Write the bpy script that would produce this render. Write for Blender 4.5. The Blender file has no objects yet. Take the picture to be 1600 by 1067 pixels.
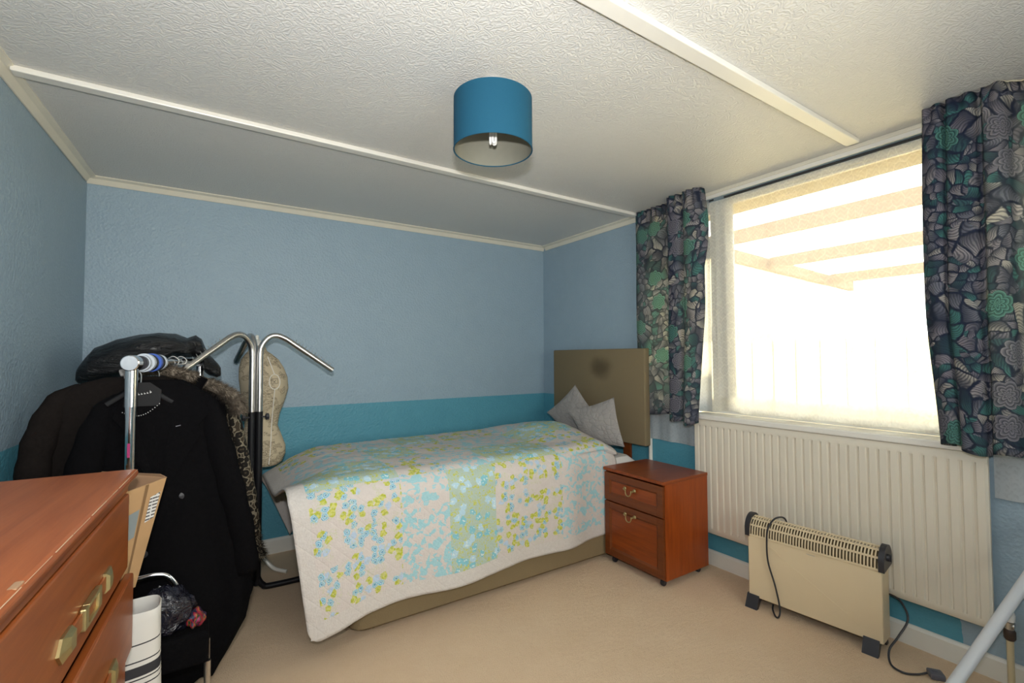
import bpy, bmesh, math, random
from mathutils import Vector, Matrix, noise

random.seed(7)
S = bpy.context.scene
C = S.collection
PI = math.pi

# ------------------------------------------------------------------ camera
cam_d = bpy.data.cameras.new('camera')
cam = bpy.data.objects.new('camera', cam_d)
C.objects.link(cam)
yaw, pitch, roll = (math.radians(a) for a in (33.311, 1.906, -0.233))
fw = Vector((math.sin(yaw)*math.cos(pitch), math.cos(yaw)*math.cos(pitch), math.sin(pitch)))
r0 = Vector((math.cos(yaw), -math.sin(yaw), 0))
u0 = r0.cross(fw)
rr = r0*math.cos(roll) + u0*math.sin(roll)
uu = -r0*math.sin(roll) + u0*math.cos(roll)
cam.matrix_world = Matrix(((rr.x, uu.x, -fw.x, 0), (rr.y, uu.y, -fw.y, 0), (rr.z, uu.z, -fw.z, 1.32), (0, 0, 0, 1)))
cam_d.sensor_width = 36
cam_d.lens = 735.98/1600*36
cam_d.clip_start = 0.02
S.camera = cam

# ------------------------------------------------------------------ world, sun, exposure
w = bpy.data.worlds.new('world')
S.world = w
w.use_nodes = True
bg = w.node_tree.nodes['Background']
bg.inputs[0].default_value = (1.0, 0.97, 0.90, 1)
bg.inputs[1].default_value = 7.5
sun_d = bpy.data.lights.new('sun', 'SUN')
sun_d.energy = 20
sun_d.color = (1.0, 0.93, 0.78)
sun_d.angle = 0.01
sun = bpy.data.objects.new('sun', sun_d)
C.objects.link(sun)
sun.rotation_euler = Vector((0.12, -0.75, -1.0)).to_track_quat('-Z', 'Y').to_euler()

def portal(name, loc, direction, sx, sy):
    d = bpy.data.lights.new(name, 'AREA')
    d.shape = 'RECTANGLE'
    d.size, d.size_y = sx, sy
    d.cycles.is_portal = True
    o = bpy.data.objects.new(name, d)
    C.objects.link(o)
    o.location = loc
    o.rotation_euler = Vector(direction).to_track_quat('-Z', 'Y').to_euler()
# sampling portals only: they emit nothing, they tell the renderer where the sky comes in
portal('daylight_portal', (2.92, 1.2, 1.64), (-1, 0, 0), 1.45, 2.5)
portal('daylight_portal', (0.95, -1.2, 1.5), (0, 1, 0), 2.0, 1.35)

# the photographer's flash gun, tilted up at the ceiling from just above the camera
fl_d = bpy.data.lights.new('bounce_flash', 'AREA')
fl_d.shape = 'RECTANGLE'
fl_d.size, fl_d.size_y = 0.07, 0.05
fl_d.energy = 46.0
fl_d.color = (1.0, 0.99, 0.985)
fl = bpy.data.objects.new('bounce_flash', fl_d)
C.objects.link(fl)
fl.location = (-0.02, -0.04, 1.50)
fl.rotation_euler = Vector((0.46, 1.05, 0.90)).to_track_quat('-Z', 'Y').to_euler()

vs = S.view_settings
vs.view_transform = 'Standard'
vs.look = 'None'
vs.exposure = 0.0
vs.gamma = 1.0
vs.use_curve_mapping = False
try:
    S.cycles.use_denoising = True
    S.cycles.max_bounces = 10
    S.cycles.diffuse_bounces = 6
    S.cycles.transparent_max_bounces = 16
    S.cycles.sample_clamp_indirect = 8
    S.cycles.caustics_reflective = False
    S.cycles.caustics_refractive = False
except Exception:
    pass

# ------------------------------------------------------------------ mesh helpers
def NB():
    return bmesh.new()

def merge(bm, tmp):
    me = bpy.data.meshes.new('t')
    tmp.to_mesh(me)
    bm.from_mesh(me)
    bpy.data.meshes.remove(me)
    tmp.free()

def box(bm, c, s, bev=0.0, rot=None, seg=2):
    t = bmesh.new()
    M = Matrix.Translation(Vector(c))
    if rot is not None:
        M = M @ rot
    bmesh.ops.create_cube(t, size=1.0, matrix=Matrix.Diagonal((s[0], s[1], s[2], 1)))
    if bev > 0:
        bmesh.ops.bevel(t, geom=list(t.edges), offset=bev, segments=seg, affect='EDGES', profile=0.5, clamp_overlap=True)
    bmesh.ops.transform(t, matrix=M, verts=t.verts)
    merge(bm, t)
    return bm

def bx(bm, a, b, bev=0.0):
    c = [(a[i]+b[i])/2 for i in range(3)]
    s = [abs(b[i]-a[i]) for i in range(3)]
    return box(bm, c, s, bev)

def frames(pts):
    n = len(pts)
    T = []
    for i in range(n):
        a = pts[max(0, i-1)]
        b = pts[min(n-1, i+1)]
        d = (b-a)
        T.append(d.normalized() if d.length > 1e-9 else Vector((0, 0, 1)))
    up = Vector((0, 0, 1)) if abs(T[0].z) < 0.9 else Vector((0, 1, 0))
    N = [(up - T[0]*up.dot(T[0])).normalized()]
    for i in range(1, n):
        v = N[-1] - T[i]*N[-1].dot(T[i])
        N.append(v.normalized() if v.length > 1e-9 else N[-1])
    return T, N

def loft(bm, rings, caps=True):
    vr = [[bm.verts.new(p) for p in r] for r in rings]
    n = len(vr[0])
    for i in range(len(vr)-1):
        for j in range(n):
            try:
                bm.faces.new((vr[i][j], vr[i][(j+1) % n], vr[i+1][(j+1) % n], vr[i+1][j]))
            except ValueError:
                pass
    if caps:
        for r in (vr[0][::-1], vr[-1]):
            try:
                bm.faces.new(r)
            except ValueError:
                pass
    return bm

def tube(bm, pts, r, seg=10, caps=True, flat=1.0):
    pts = [Vector(p) for p in pts]
    T, N = frames(pts)
    rings = []
    for i, p in enumerate(pts):
        ri = r[i] if isinstance(r, (list, tuple)) else r
        B = T[i].cross(N[i])
        rings.append([p + N[i]*(math.cos(2*PI*k/seg)*ri) + B*(math.sin(2*PI*k/seg)*ri*flat) for k in range(seg)])
    return loft(bm, rings, caps)

def smooth_path(pts, sub=8):
    P = [Vector(p) for p in pts]
    out = []
    for i in range(len(P)-1):
        p0, p1, p2, p3 = P[max(i-1, 0)], P[i], P[i+1], P[min(i+2, len(P)-1)]
        for k in range(sub):
            t = k/sub
            out.append(0.5*((2*p1) + (p2-p0)*t + (2*p0-5*p1+4*p2-p3)*t*t + (3*p1-p0-3*p2+p3)*t**3))
    out.append(P[-1])
    return out

def lathe(bm, prof, seg=24, c=(0, 0, 0), M=None, caps=True):
    rings = []
    for r, z in prof:
        ring = []
        for k in range(seg):
            v = Vector((r*math.cos(2*PI*k/seg), r*math.sin(2*PI*k/seg), z))
            if M is not None:
                v = M @ v
            ring.append(v + Vector(c))
        rings.append(ring)
    return loft(bm, rings, caps)

def grid(bm, nu, nv, fn, uv=None):
    """fn(i/nu, j/nv) -> point;  uv(i/nu, j/nv) -> (u, v)"""
    lay = bm.loops.layers.uv.new('UVMap') if uv else None
    V = [[bm.verts.new(fn(i/nu, j/nv)) for j in range(nv+1)] for i in range(nu+1)]
    for i in range(nu):
        for j in range(nv):
            f = bm.faces.new((V[i][j], V[i+1][j], V[i+1][j+1], V[i][j+1]))
            if lay:
                for lp, (a, b) in zip(f.loops, ((i, j), (i+1, j), (i+1, j+1), (i, j+1))):
                    lp[lay].uv = uv(a/nu, b/nv)
    return bm

def prism(bm, pts, d):
    """extrude a polygon (list of 3D points) by vector d"""
    d = Vector(d)
    a = [bm.verts.new(Vector(p)) for p in pts]
    b = [bm.verts.new(Vector(p)+d) for p in pts]
    n = len(a)
    bm.faces.new(a[::-1])
    bm.faces.new(b)
    for i in range(n):
        bm.faces.new((a[i], a[(i+1) % n], b[(i+1) % n], b[i]))
    return bm

def obj(name, bm, mat, parent=None, smooth=True, world=False, angle=35, fix=True):
    if fix:
        bmesh.ops.recalc_face_normals(bm, faces=bm.faces)
    if parent is not None and world:
        inv = parent.matrix_basis.inverted()
        p = parent.parent
        while p is not None:
            inv = inv @ p.matrix_basis.inverted()
            p = p.parent
        bmesh.ops.transform(bm, matrix=inv, verts=bm.verts)
    off = None
    if parent is None and len(bm.verts):
        xs = [v.co for v in bm.verts]
        off = Vector(((min(v.x for v in xs)+max(v.x for v in xs))/2, (min(v.y for v in xs)+max(v.y for v in xs))/2, min(v.z for v in xs)))
        bmesh.ops.translate(bm, vec=-off, verts=bm.verts)
    me = bpy.data.meshes.new(name)
    bm.to_mesh(me)
    bm.free()
    o = bpy.data.objects.new(name, me)
    C.objects.link(o)
    if mat:
        me.materials.append(mat)
    if smooth:
        me.shade_smooth()
        me.set_sharp_from_angle(angle=math.radians(angle))
    if parent is not None:
        o.parent = parent
    elif off is not None:
        o.location = off
    return o

def tag(o, label, cat, group=None, kind=None):
    o['label'] = label
    o['category'] = cat
    if group:
        o['group'] = group
    if kind:
        o['kind'] = kind
    return o

def thing(name, label, cat, loc=(0, 0, 0), rotz=0.0, group=None):
    o = bpy.data.objects.new(name, None)
    C.objects.link(o)
    o.location = loc
    o.rotation_euler = (0, 0, rotz)
    o.matrix_basis = Matrix.Translation(Vector(loc)) @ Matrix.Rotation(rotz, 4, 'Z')
    o.empty_display_size = 0.05
    return tag(o, label, cat, group)

def struct(name, bm, mat, parent=None, smooth=False, label=None):
    o = obj(name, bm, mat, parent, smooth, world=parent is not None)
    if parent is None:
        o['kind'] = 'structure'
    if label:
        o['label'] = label
    return o

def solid(o, t, off=0):
    m = o.modifiers.new('thickness', 'SOLIDIFY')
    m.thickness = t
    m.offset = off
    return o

# ------------------------------------------------------------------ material helpers
class NT:
    def __init__(s, name):
        s.m = bpy.data.materials.new(name)
        s.m.use_nodes = True
        s.t = s.m.node_tree
        s.t.nodes.clear()
        s.out = s.t.nodes.new('ShaderNodeOutputMaterial')
    def n(s, typ, ins=None, **kw):
        nd = s.t.nodes.new('ShaderNode'+typ)
        for k, v in kw.items():
            setattr(nd, k, v)
        for k, v in (ins or {}).items():
            s.set(nd.inputs[k], v)
        return nd
    def set(s, sock, v):
        if isinstance(v, bpy.types.NodeSocket):
            s.t.links.new(v, sock)
        elif isinstance(v, bpy.types.Node):
            s.t.links.new(v.outputs[0], sock)
        else:
            if isinstance(v, (tuple, list)) and len(v) == 3 and len(getattr(sock, 'default_value', ())) == 4:
                v = (*v, 1)
            sock.default_value = v
    def math(s, op, a, b=0.0, c=None, clamp=False):
        nd = s.t.nodes.new('ShaderNodeMath')
        nd.operation = op
        nd.use_clamp = clamp
        s.set(nd.inputs[0], a)
        s.set(nd.inputs[1], b)
        if c is not None:
            s.set(nd.inputs[2], c)
        return nd.outputs[0]
    def mix(s, f, a, b, mode='MIX'):
        nd = s.t.nodes.new('ShaderNodeMix')
        nd.data_type = 'RGBA'
        nd.blend_type = mode
        s.set(nd.inputs[0], f)
        s.set(nd.inputs[6], a)
        s.set(nd.inputs[7], b)
        return nd.outputs[2]
    def smooth(s, v, lo, hi, a=0.0, b=1.0):
        nd = s.t.nodes.new('ShaderNodeMapRange')
        nd.interpolation_type = 'SMOOTHSTEP'
        s.set(nd.inputs[0], v)
        for i, x in enumerate((lo, hi, a, b)):
            nd.inputs[1+i].default_value = x
        return nd.outputs[0]
    def ramp(s, v, stops, mode='LINEAR'):
        nd = s.t.nodes.new('ShaderNodeValToRGB')
        nd.color_ramp.interpolation = mode
        e = nd.color_ramp.elements
        while len(e) < len(stops):
            e.new(0.5)
        for el, (p, c) in zip(e, stops):
            el.position = p
            el.color = (*c, 1) if len(c) == 3 else c
        s.set(nd.inputs[0], v)
        return nd.outputs[0]
    def coord(s, which='Object', scale=None):
        o = s.n('TexCoord').outputs[which]
        if scale is not None:
            mp = s.n('Mapping', {'Vector': o, 'Scale': scale})
            return mp.outputs[0]
        return o
    def noise(s, vec, scale, detail=3, rough=0.5, dist=0.0):
        return s.n('TexNoise', {'Vector': vec, 'Scale': scale, 'Detail': detail, 'Roughness': rough, 'Distortion': dist})
    def vor(s, vec, scale, feature='F1', rand=1.0, dim='3D'):
        nd = s.n('TexVoronoi', feature=feature, voronoi_dimensions=dim)
        s.set(nd.inputs['Vector'], vec)
        s.set(nd.inputs['Scale'], scale)
        s.set(nd.inputs['Randomness'], rand)
        return nd
    def bump(s, h, strength=0.3, dist=0.01, normal=None):
        ins = {'Height': h, 'Strength': strength, 'Distance': dist}
        if normal is not None:
            ins['Normal'] = normal
        return s.n('Bump', ins).outputs[0]
    def bsdf(s, col, rough=0.5, metal=0.0, bump=None, spec=0.5, coat=0.0, sheen=0.0):
        nd = s.n('BsdfPrincipled', {'Base Color': col, 'Roughness': rough, 'Metallic': metal, 'Specular IOR Level': spec})
        if coat:
            nd.inputs['Coat Weight'].default_value = coat
            nd.inputs['Coat Roughness'].default_value = 0.2
        if sheen:
            nd.inputs['Sheen Weight'].default_value = sheen
        if bump is not None:
            s.set(nd.inputs['Normal'], bump)
        return nd
    def done(s, shader):
        s.set(s.out.inputs[0], shader)
        return s.m

def plain(name, col, rough=0.5, metal=0.0, var=0.06, scale=30, bump=0.0, spec=0.5, coat=0.0, sheen=0.0):
    t = NT(name)
    v = t.coord('Object')
    n = t.noise(v, scale, 3)
    lo = tuple(max(0, c*(1-var)) for c in col)
    hi = tuple(min(1, c*(1+var)) for c in col)
    c = t.mix(n.outputs[0], lo, hi)
    b = t.bump(n.outputs[0], bump, 0.004) if bump else None
    return t.done(t.bsdf(c, rough, metal, b, spec, coat, sheen))

M = {}
# walls: embossed paper, pale blue above a turquoise dado
def wall_mat(name, teal_from=None):
    t = NT(name)
    pos = t.n('NewGeometry').outputs['Position']
    xyz = t.n('SeparateXYZ', {0: pos})
    n1 = t.noise(pos, 60, 4, 0.6)
    n2 = t.noise(pos, 9, 3, 0.6)
    blue = t.mix(n2.outputs[0], (0.285, 0.385, 0.465), (0.325, 0.43, 0.51))
    teal = t.mix(n2.outputs[0], (0.078, 0.29, 0.385), (0.098, 0.33, 0.43))
    edge = t.math('ADD', xyz.outputs[2], t.math('MULTIPLY', t.math('SUBTRACT', n1.outputs[0], 0.5), 0.006))
    f = t.math('LESS_THAN', edge, 0.978)
    if teal_from is not None:
        f = t.math('MULTIPLY', f, t.math('GREATER_THAN', t.math('ADD', xyz.outputs[1], t.math('MULTIPLY', n2.outputs[0], 0.05)), teal_from))
    col = t.mix(f, blue, teal)
    v = t.vor(pos, 75)
    h = t.math('ADD', t.math('MULTIPLY', n1.outputs[0], 0.8), t.math('MULTIPLY', v.outputs[0], 0.5))
    return t.done(t.bsdf(col, t.math('ADD', 0.36, t.math('MULTIPLY', n1.outputs[0], 0.2)), 0, t.bump(h, 0.65, 0.006), 0.45))
M['wall'] = wall_mat('painted_embossed_wallpaper')
M['wall_r'] = wall_mat('painted_window_wall', 0.69)

def ceiling_mat():
    t = NT('embossed_ceiling_paper')
    pos = t.n('NewGeometry').outputs['Position']
    warp = t.noise(pos, 18, 2)
    p2 = t.mix(0.12, pos, warp.outputs['Color'], 'ADD')
    v = t.vor(p2, 19, 'F1', 0.45)
    rings = t.math('SINE', t.math('MULTIPLY', v.outputs[0], 26.0))
    n1 = t.noise(pos, 120, 3)
    h = t.math('ADD', t.math('MULTIPLY', rings, 0.5), n1.outputs[0])
    n2 = t.noise(pos, 1.4, 3)
    col = t.mix(n2.outputs[0], (0.63, 0.625, 0.60), (0.68, 0.675, 0.65))
    return t.done(t.bsdf(col, 0.42, 0, t.bump(h, 0.30, 0.004), 0.4))
M['ceiling'] = ceiling_mat()

def carpet_mat():
    t = NT('beige_carpet')
    pos = t.n('NewGeometry').outputs['Position']
    n1 = t.noise(pos, 170, 3, 0.75)
    n2 = t.noise(pos, 5, 4, 0.6)
    n3 = t.noise(pos, 40, 3, 0.6)
    c = t.mix(n2.outputs[0], (0.84, 0.595, 0.375), (0.97, 0.74, 0.52))
    c = t.mix(t.math('MULTIPLY', n1.outputs[0], 0.40), c, (0.60, 0.42, 0.25))
    c = t.mix(t.math('MULTIPLY', n3.outputs[0], 0.25), c, (0.88, 0.72, 0.53))
    h = t.math('ADD', n1.outputs[0], t.math('MULTIPLY', n3.outputs[0], 0.7))
    return t.done(t.bsdf(c, 0.95, 0, t.bump(h, 0.75, 0.014), 0.1, 0, 0.1))
M['carpet'] = carpet_mat()

M['cream_trim'] = plain('cream_gloss_trim', (0.70, 0.66, 0.55), 0.35, var=0.05, scale=12)
M['white_trim'] = plain('white_gloss_trim', (0.76, 0.74, 0.68), 0.32, var=0.04, scale=10)
M['upvc'] = plain('white_window_frame', (0.78, 0.77, 0.72), 0.3, var=0.03)
M['dark_gap'] = plain('shadow_gap_dark', (0.03, 0.03, 0.03), 0.8)
M['radiator'] = plain('radiator_enamel', (0.68, 0.63, 0.53), 0.38, var=0.03, scale=8)
M['heater'] = plain('heater_enamel', (0.70, 0.575, 0.385), 0.38, var=0.03, scale=10)
M['black_plastic'] = plain('black_plastic', (0.022, 0.022, 0.028), 0.42)
M['hood'] = plain('grille_slot_shade', (0.10, 0.072, 0.035), 0.8)  # dark colour standing in for shade inside the grille slots
M['dark_in'] = plain('heater_inside', (0.13, 0.11, 0.08), 0.7)
M['grey_plastic'] = plain('grey_plug_plastic', (0.11, 0.11, 0.135), 0.45)
M['chrome'] = plain('chrome_tube', (0.78, 0.78, 0.80), 0.14, 1.0, var=0.03)
M['dull_chrome'] = plain('brushed_chrome', (0.58, 0.57, 0.56), 0.28, 1.0, var=0.05)
M['black_metal'] = plain('black_painted_tube', (0.008, 0.008, 0.010), 0.45, spec=0.25)
M['brass'] = plain('aged_brass', (0.50, 0.41, 0.20), 0.45, 1.0, var=0.15, scale=50)
M['brass_dark'] = plain('tarnished_brass', (0.33, 0.20, 0.06), 0.4, 1.0, var=0.2, scale=40)
M['divan'] = plain('divan_fabric', (0.225, 0.17, 0.095), 0.9, var=0.12, scale=220, bump=0.3, spec=0.15)
M['mattress'] = plain('white_ticking', (0.68, 0.66, 0.64), 0.85, var=0.04, scale=60)
M['cushion'] = None
M['black_wool'] = plain('black_wool', (0.0038, 0.0036, 0.0042), 0.95, var=0.35, scale=90, bump=0.4, spec=0.06)
M['matte_black'] = plain('matte_black_plastic', (0.008, 0.008, 0.009), 0.6, spec=0.2)
M['brown_wool'] = plain('dark_brown_wool', (0.012, 0.0095, 0.0085), 0.95, var=0.35, scale=90, bump=0.4, spec=0.08)
M['navy_cloth'] = plain('navy_cloth', (0.012, 0.013, 0.022), 0.85, var=0.25, scale=60)
M['white_plastic'] = plain('white_plastic', (0.75, 0.75, 0.74), 0.35)
M['blue_plastic'] = plain('blue_plastic', (0.06, 0.13, 0.5), 0.3)
M['grey_ring'] = plain('pale_grey_plastic', (0.55, 0.6, 0.66), 0.3)
M['pole_white'] = plain('greyish_white_enamel', (0.60, 0.62, 0.66), 0.4, var=0.02)
M['pipe'] = plain('cream_painted_pipe', (0.62, 0.52, 0.33), 0.4)
M['valve_cap'] = plain('brown_valve_cap', (0.05, 0.03, 0.022), 0.4)
M['wear'] = plain('bare_worn_wood', (0.55, 0.37, 0.23), 0.7)
M['card'] = plain('brown_cardboard', (0.44, 0.27, 0.13), 0.85, var=0.12, scale=14)
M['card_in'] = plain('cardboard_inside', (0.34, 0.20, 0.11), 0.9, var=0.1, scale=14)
M['tape'] = plain('clear_parcel_tape', (0.20, 0.115, 0.055), 0.25)
M['blue_tape'] = plain('grey_blue_sticker', (0.22, 0.26, 0.27), 0.5)
M['pink'] = plain('magenta_cloth', (0.33, 0.015, 0.11), 0.7)
M['net_white'] = None

def wood(name, dark, light, axis=0, scale=1.0, rough=0.36, coat=0.15):
    t = NT(name)
    v = t.coord('Object')
    sc = [14.0*scale]*3
    sc[axis] = 1.1*scale
    mp = t.n('Mapping', {'Vector': v, 'Scale': tuple(sc)})
    n1 = t.noise(mp.outputs[0], 2.2, 5, 0.62, 0.6)
    sc2 = [120.0*scale]*3
    sc2[axis] = 3.0*scale
    mp2 = t.n('Mapping', {'Vector': v, 'Scale': tuple(sc2)})
    n2 = t.noise(mp2.outputs[0], 2.0, 3, 0.6)
    c = t.ramp(n1.outputs[0], [(0.25, dark), (0.5, tuple((a+b)/2 for a, b in zip(dark, light))), (0.75, light)])
    c = t.mix(t.math('MULTIPLY', n2.outputs[0], 0.35), c, tuple(x*0.55 for x in dark))
    return t.done(t.bsdf(c, rough, 0, t.bump(n2.outputs[0], 0.06, 0.002), 0.4, coat))
M['teak_x'] = wood('orange_teak_grain_x', (0.22, 0.050, 0.009), (0.40, 0.115, 0.024), 0)
M['teak_y'] = wood('orange_teak_grain_y', (0.22, 0.050, 0.009), (0.40, 0.115, 0.024), 1)
M['teak_top'] = wood('worn_teak_top', (0.27, 0.062, 0.014), (0.46, 0.135, 0.038), 0, 0.8, 0.42)
M['sapele_x'] = wood('red_brown_veneer_x', (0.17, 0.030, 0.004), (0.34, 0.070, 0.009), 0, 1.3)
M['sapele_y'] = wood('red_brown_veneer_y', (0.17, 0.030, 0.004), (0.34, 0.070, 0.009), 1, 1.3)
M['sapele_z'] = wood('red_brown_veneer_z', (0.21, 0.036, 0.003), (0.42, 0.080, 0.008), 2, 1.3)
M['sapele_dark'] = wood('dark_veneer_frame', (0.11, 0.024, 0.004), (0.20, 0.048, 0.008), 1, 1.3)

def quilt_mat():
    t = NT('patchwork_quilt_cotton')
    uvn = t.n('TexCoord').outputs['UV']
    xyz = t.n('SeparateXYZ', {0: uvn})
    u, v = xyz.outputs[0], xyz.outputs[1]
    warp = t.noise(uvn, 26, 2)
    wv = t.mix(0.022, uvn, warp.outputs['Color'], 'ADD')
    white = t.mix(t.noise(uvn, 40, 2).outputs[0], (0.56, 0.505, 0.48), (0.63, 0.58, 0.55))
    edgew = t.mix(t.noise(uvn, 70, 2).outputs[0], (0.53, 0.495, 0.465), (0.65, 0.615, 0.585))
    fine = t.noise(uvn, 70, 3)
    rag = t.math('MULTIPLY', t.math('SUBTRACT', fine.outputs[0], 0.5), 0.75)
    blue, pale, green = (0.12, 0.31, 0.45), (0.43, 0.57, 0.69), (0.40, 0.44, 0.05)
    # A: posies of blue roses with yellow-green leaves
    a2 = t.vor(wv, 30.0, 'F1', 0.85, '2D')
    a2c = t.n('SeparateColor', {0: a2.outputs['Color']})
    a1 = t.vor(a2.outputs['Position'], 8.2, 'F1', 0.42, '2D')
    rose = t.ramp(t.math('ADD', a2.outputs[0], t.math('MULTIPLY', rag, 0.25)), [(0.0, blue), (0.14, pale), (0.24, (0.20, 0.44, 0.57)), (0.36, (0.42, 0.60, 0.70)), (0.47, blue)], 'CONSTANT')
    rose = t.mix(t.math('GREATER_THAN', a2c.outputs[1], 0.72), rose, t.mix(fine.outputs[0], (0.55, 0.62, 0.74), (0.30, 0.45, 0.62)))
    leafc = t.mix(t.smooth(fine.outputs[0], 0.4, 0.6), green, (0.60, 0.58, 0.17))
    isleaf = t.math('GREATER_THAN', t.math('ADD', a2c.outputs[0], t.math('MULTIPLY', a1.outputs[0], 0.9)), 0.80)
    acol = t.mix(isleaf, rose, leafc)
    amask = t.math('MULTIPLY', t.math('LESS_THAN', a1.outputs[0], 0.43), t.math('LESS_THAN', t.math('ADD', a2.outputs[0], rag), 0.50))
    A = t.mix(amask, white, acol)
    sprig = t.math('MULTIPLY', t.math('LESS_THAN', t.math('ABSOLUTE', t.math('SUBTRACT', t.noise(wv, 34, 2, 0.5, 1.5).outputs[0], 0.5)), 0.022), t.math('LESS_THAN', a1.outputs[0], 0.50))
    A = t.mix(t.math('MULTIPLY', sprig, 0.6), A, (0.50, 0.54, 0.30))
    # B: turquoise scrolls
    bn = t.noise(wv, 25, 2, 0.5, 0.8)
    bm_ = t.math('GREATER_THAN', t.math('ADD', bn.outputs[0], t.math('MULTIPLY', rag, 0.22)), 0.525)
    B = t.mix(t.math('MULTIPLY', bm_, 0.9), white, t.mix(fine.outputs[0], (0.22, 0.50, 0.56), (0.38, 0.62, 0.68)))
    # C: mint ground with small flowers and sprigs
    mint = t.mix(fine.outputs[0], (0.38, 0.48, 0.41), (0.45, 0.545, 0.475))
    c1 = t.vor(wv, 21, 'F1', 0.95, '2D')
    c1c = t.n('SeparateColor', {0: c1.outputs['Color']})
    fl = t.mix(t.math('GREATER_THAN', c1c.outputs[2], 0.5), (0.22, 0.50, 0.58), (0.42, 0.60, 0.70))
    fl = t.mix(t.math('GREATER_THAN', fine.outputs[0], 0.58), fl, (0.62, 0.72, 0.72))
    cm = t.math('MULTIPLY', t.math('LESS_THAN', t.math('ADD', c1.outputs[0], rag), 0.42), t.math('GREATER_THAN', c1c.outputs[0], 0.35))
    lf = t.noise(wv, 50, 2, 0.5, 1.5)
    Cc = t.mix(t.math('GREATER_THAN', lf.outputs[0], 0.57), mint, (0.50, 0.53, 0.13))
    Cc = t.mix(cm, Cc, fl)
    # patches
    col = 0.0
    for b in (0.50, 0.75, 1.03, 1.50):
        g = t.math('GREATER_THAN', u, b)
        col = g if col == 0.0 else t.math('ADD', col, g)
    row = 0.0
    for b in (0.48, 0.80, 1.12, 1.47):
        g = t.math('GREATER_THAN', v, b)
        row = g if row == 0.0 else t.math('ADD', row, g)
    k = t.math('FLOORED_MODULO', t.math('ADD', t.math('ADD', col, row), 2.0), 3.0)
    pc = t.mix(t.math('GREATER_THAN', k, 0.5), A, B)
    pc = t.mix(t.math('GREATER_THAN', k, 1.5), pc, Cc)
    # white border and quilting
    e1 = t.math('LESS_THAN', u, 0.075)
    e2 = t.math('GREATER_THAN', u, 1.93)
    e3 = t.math('GREATER_THAN', v, 2.015)
    e4 = t.math('LESS_THAN', v, 0.075)
    edge = t.math('MAXIMUM', t.math('MAXIMUM', e1, e2), t.math('MAXIMUM', e3, e4))
    pc = t.mix(edge, pc, edgew)
    d = t.math('SINE', t.math('MULTIPLY', t.math('ADD', u, v), 90.0))
    d2 = t.math('SINE', t.math('MULTIPLY', t.math('SUBTRACT', u, v), 30.0))
    q = t.math('POWER', t.math('ABSOLUTE', d2), 0.15)
    q = t.math('SUBTRACT', q, t.math('MULTIPLY', edge, 0.5))
    h = t.math('ADD', t.math('MULTIPLY', q, 1.2), t.math('ADD', t.math('MULTIPLY', d, 0.08), t.noise(uvn, 120, 3).outputs[0]))
    return t.done(t.bsdf(pc, 0.9, 0, t.bump(h, 0.5, 0.006), 0.1))
M['quilt'] = quilt_mat()

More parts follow.
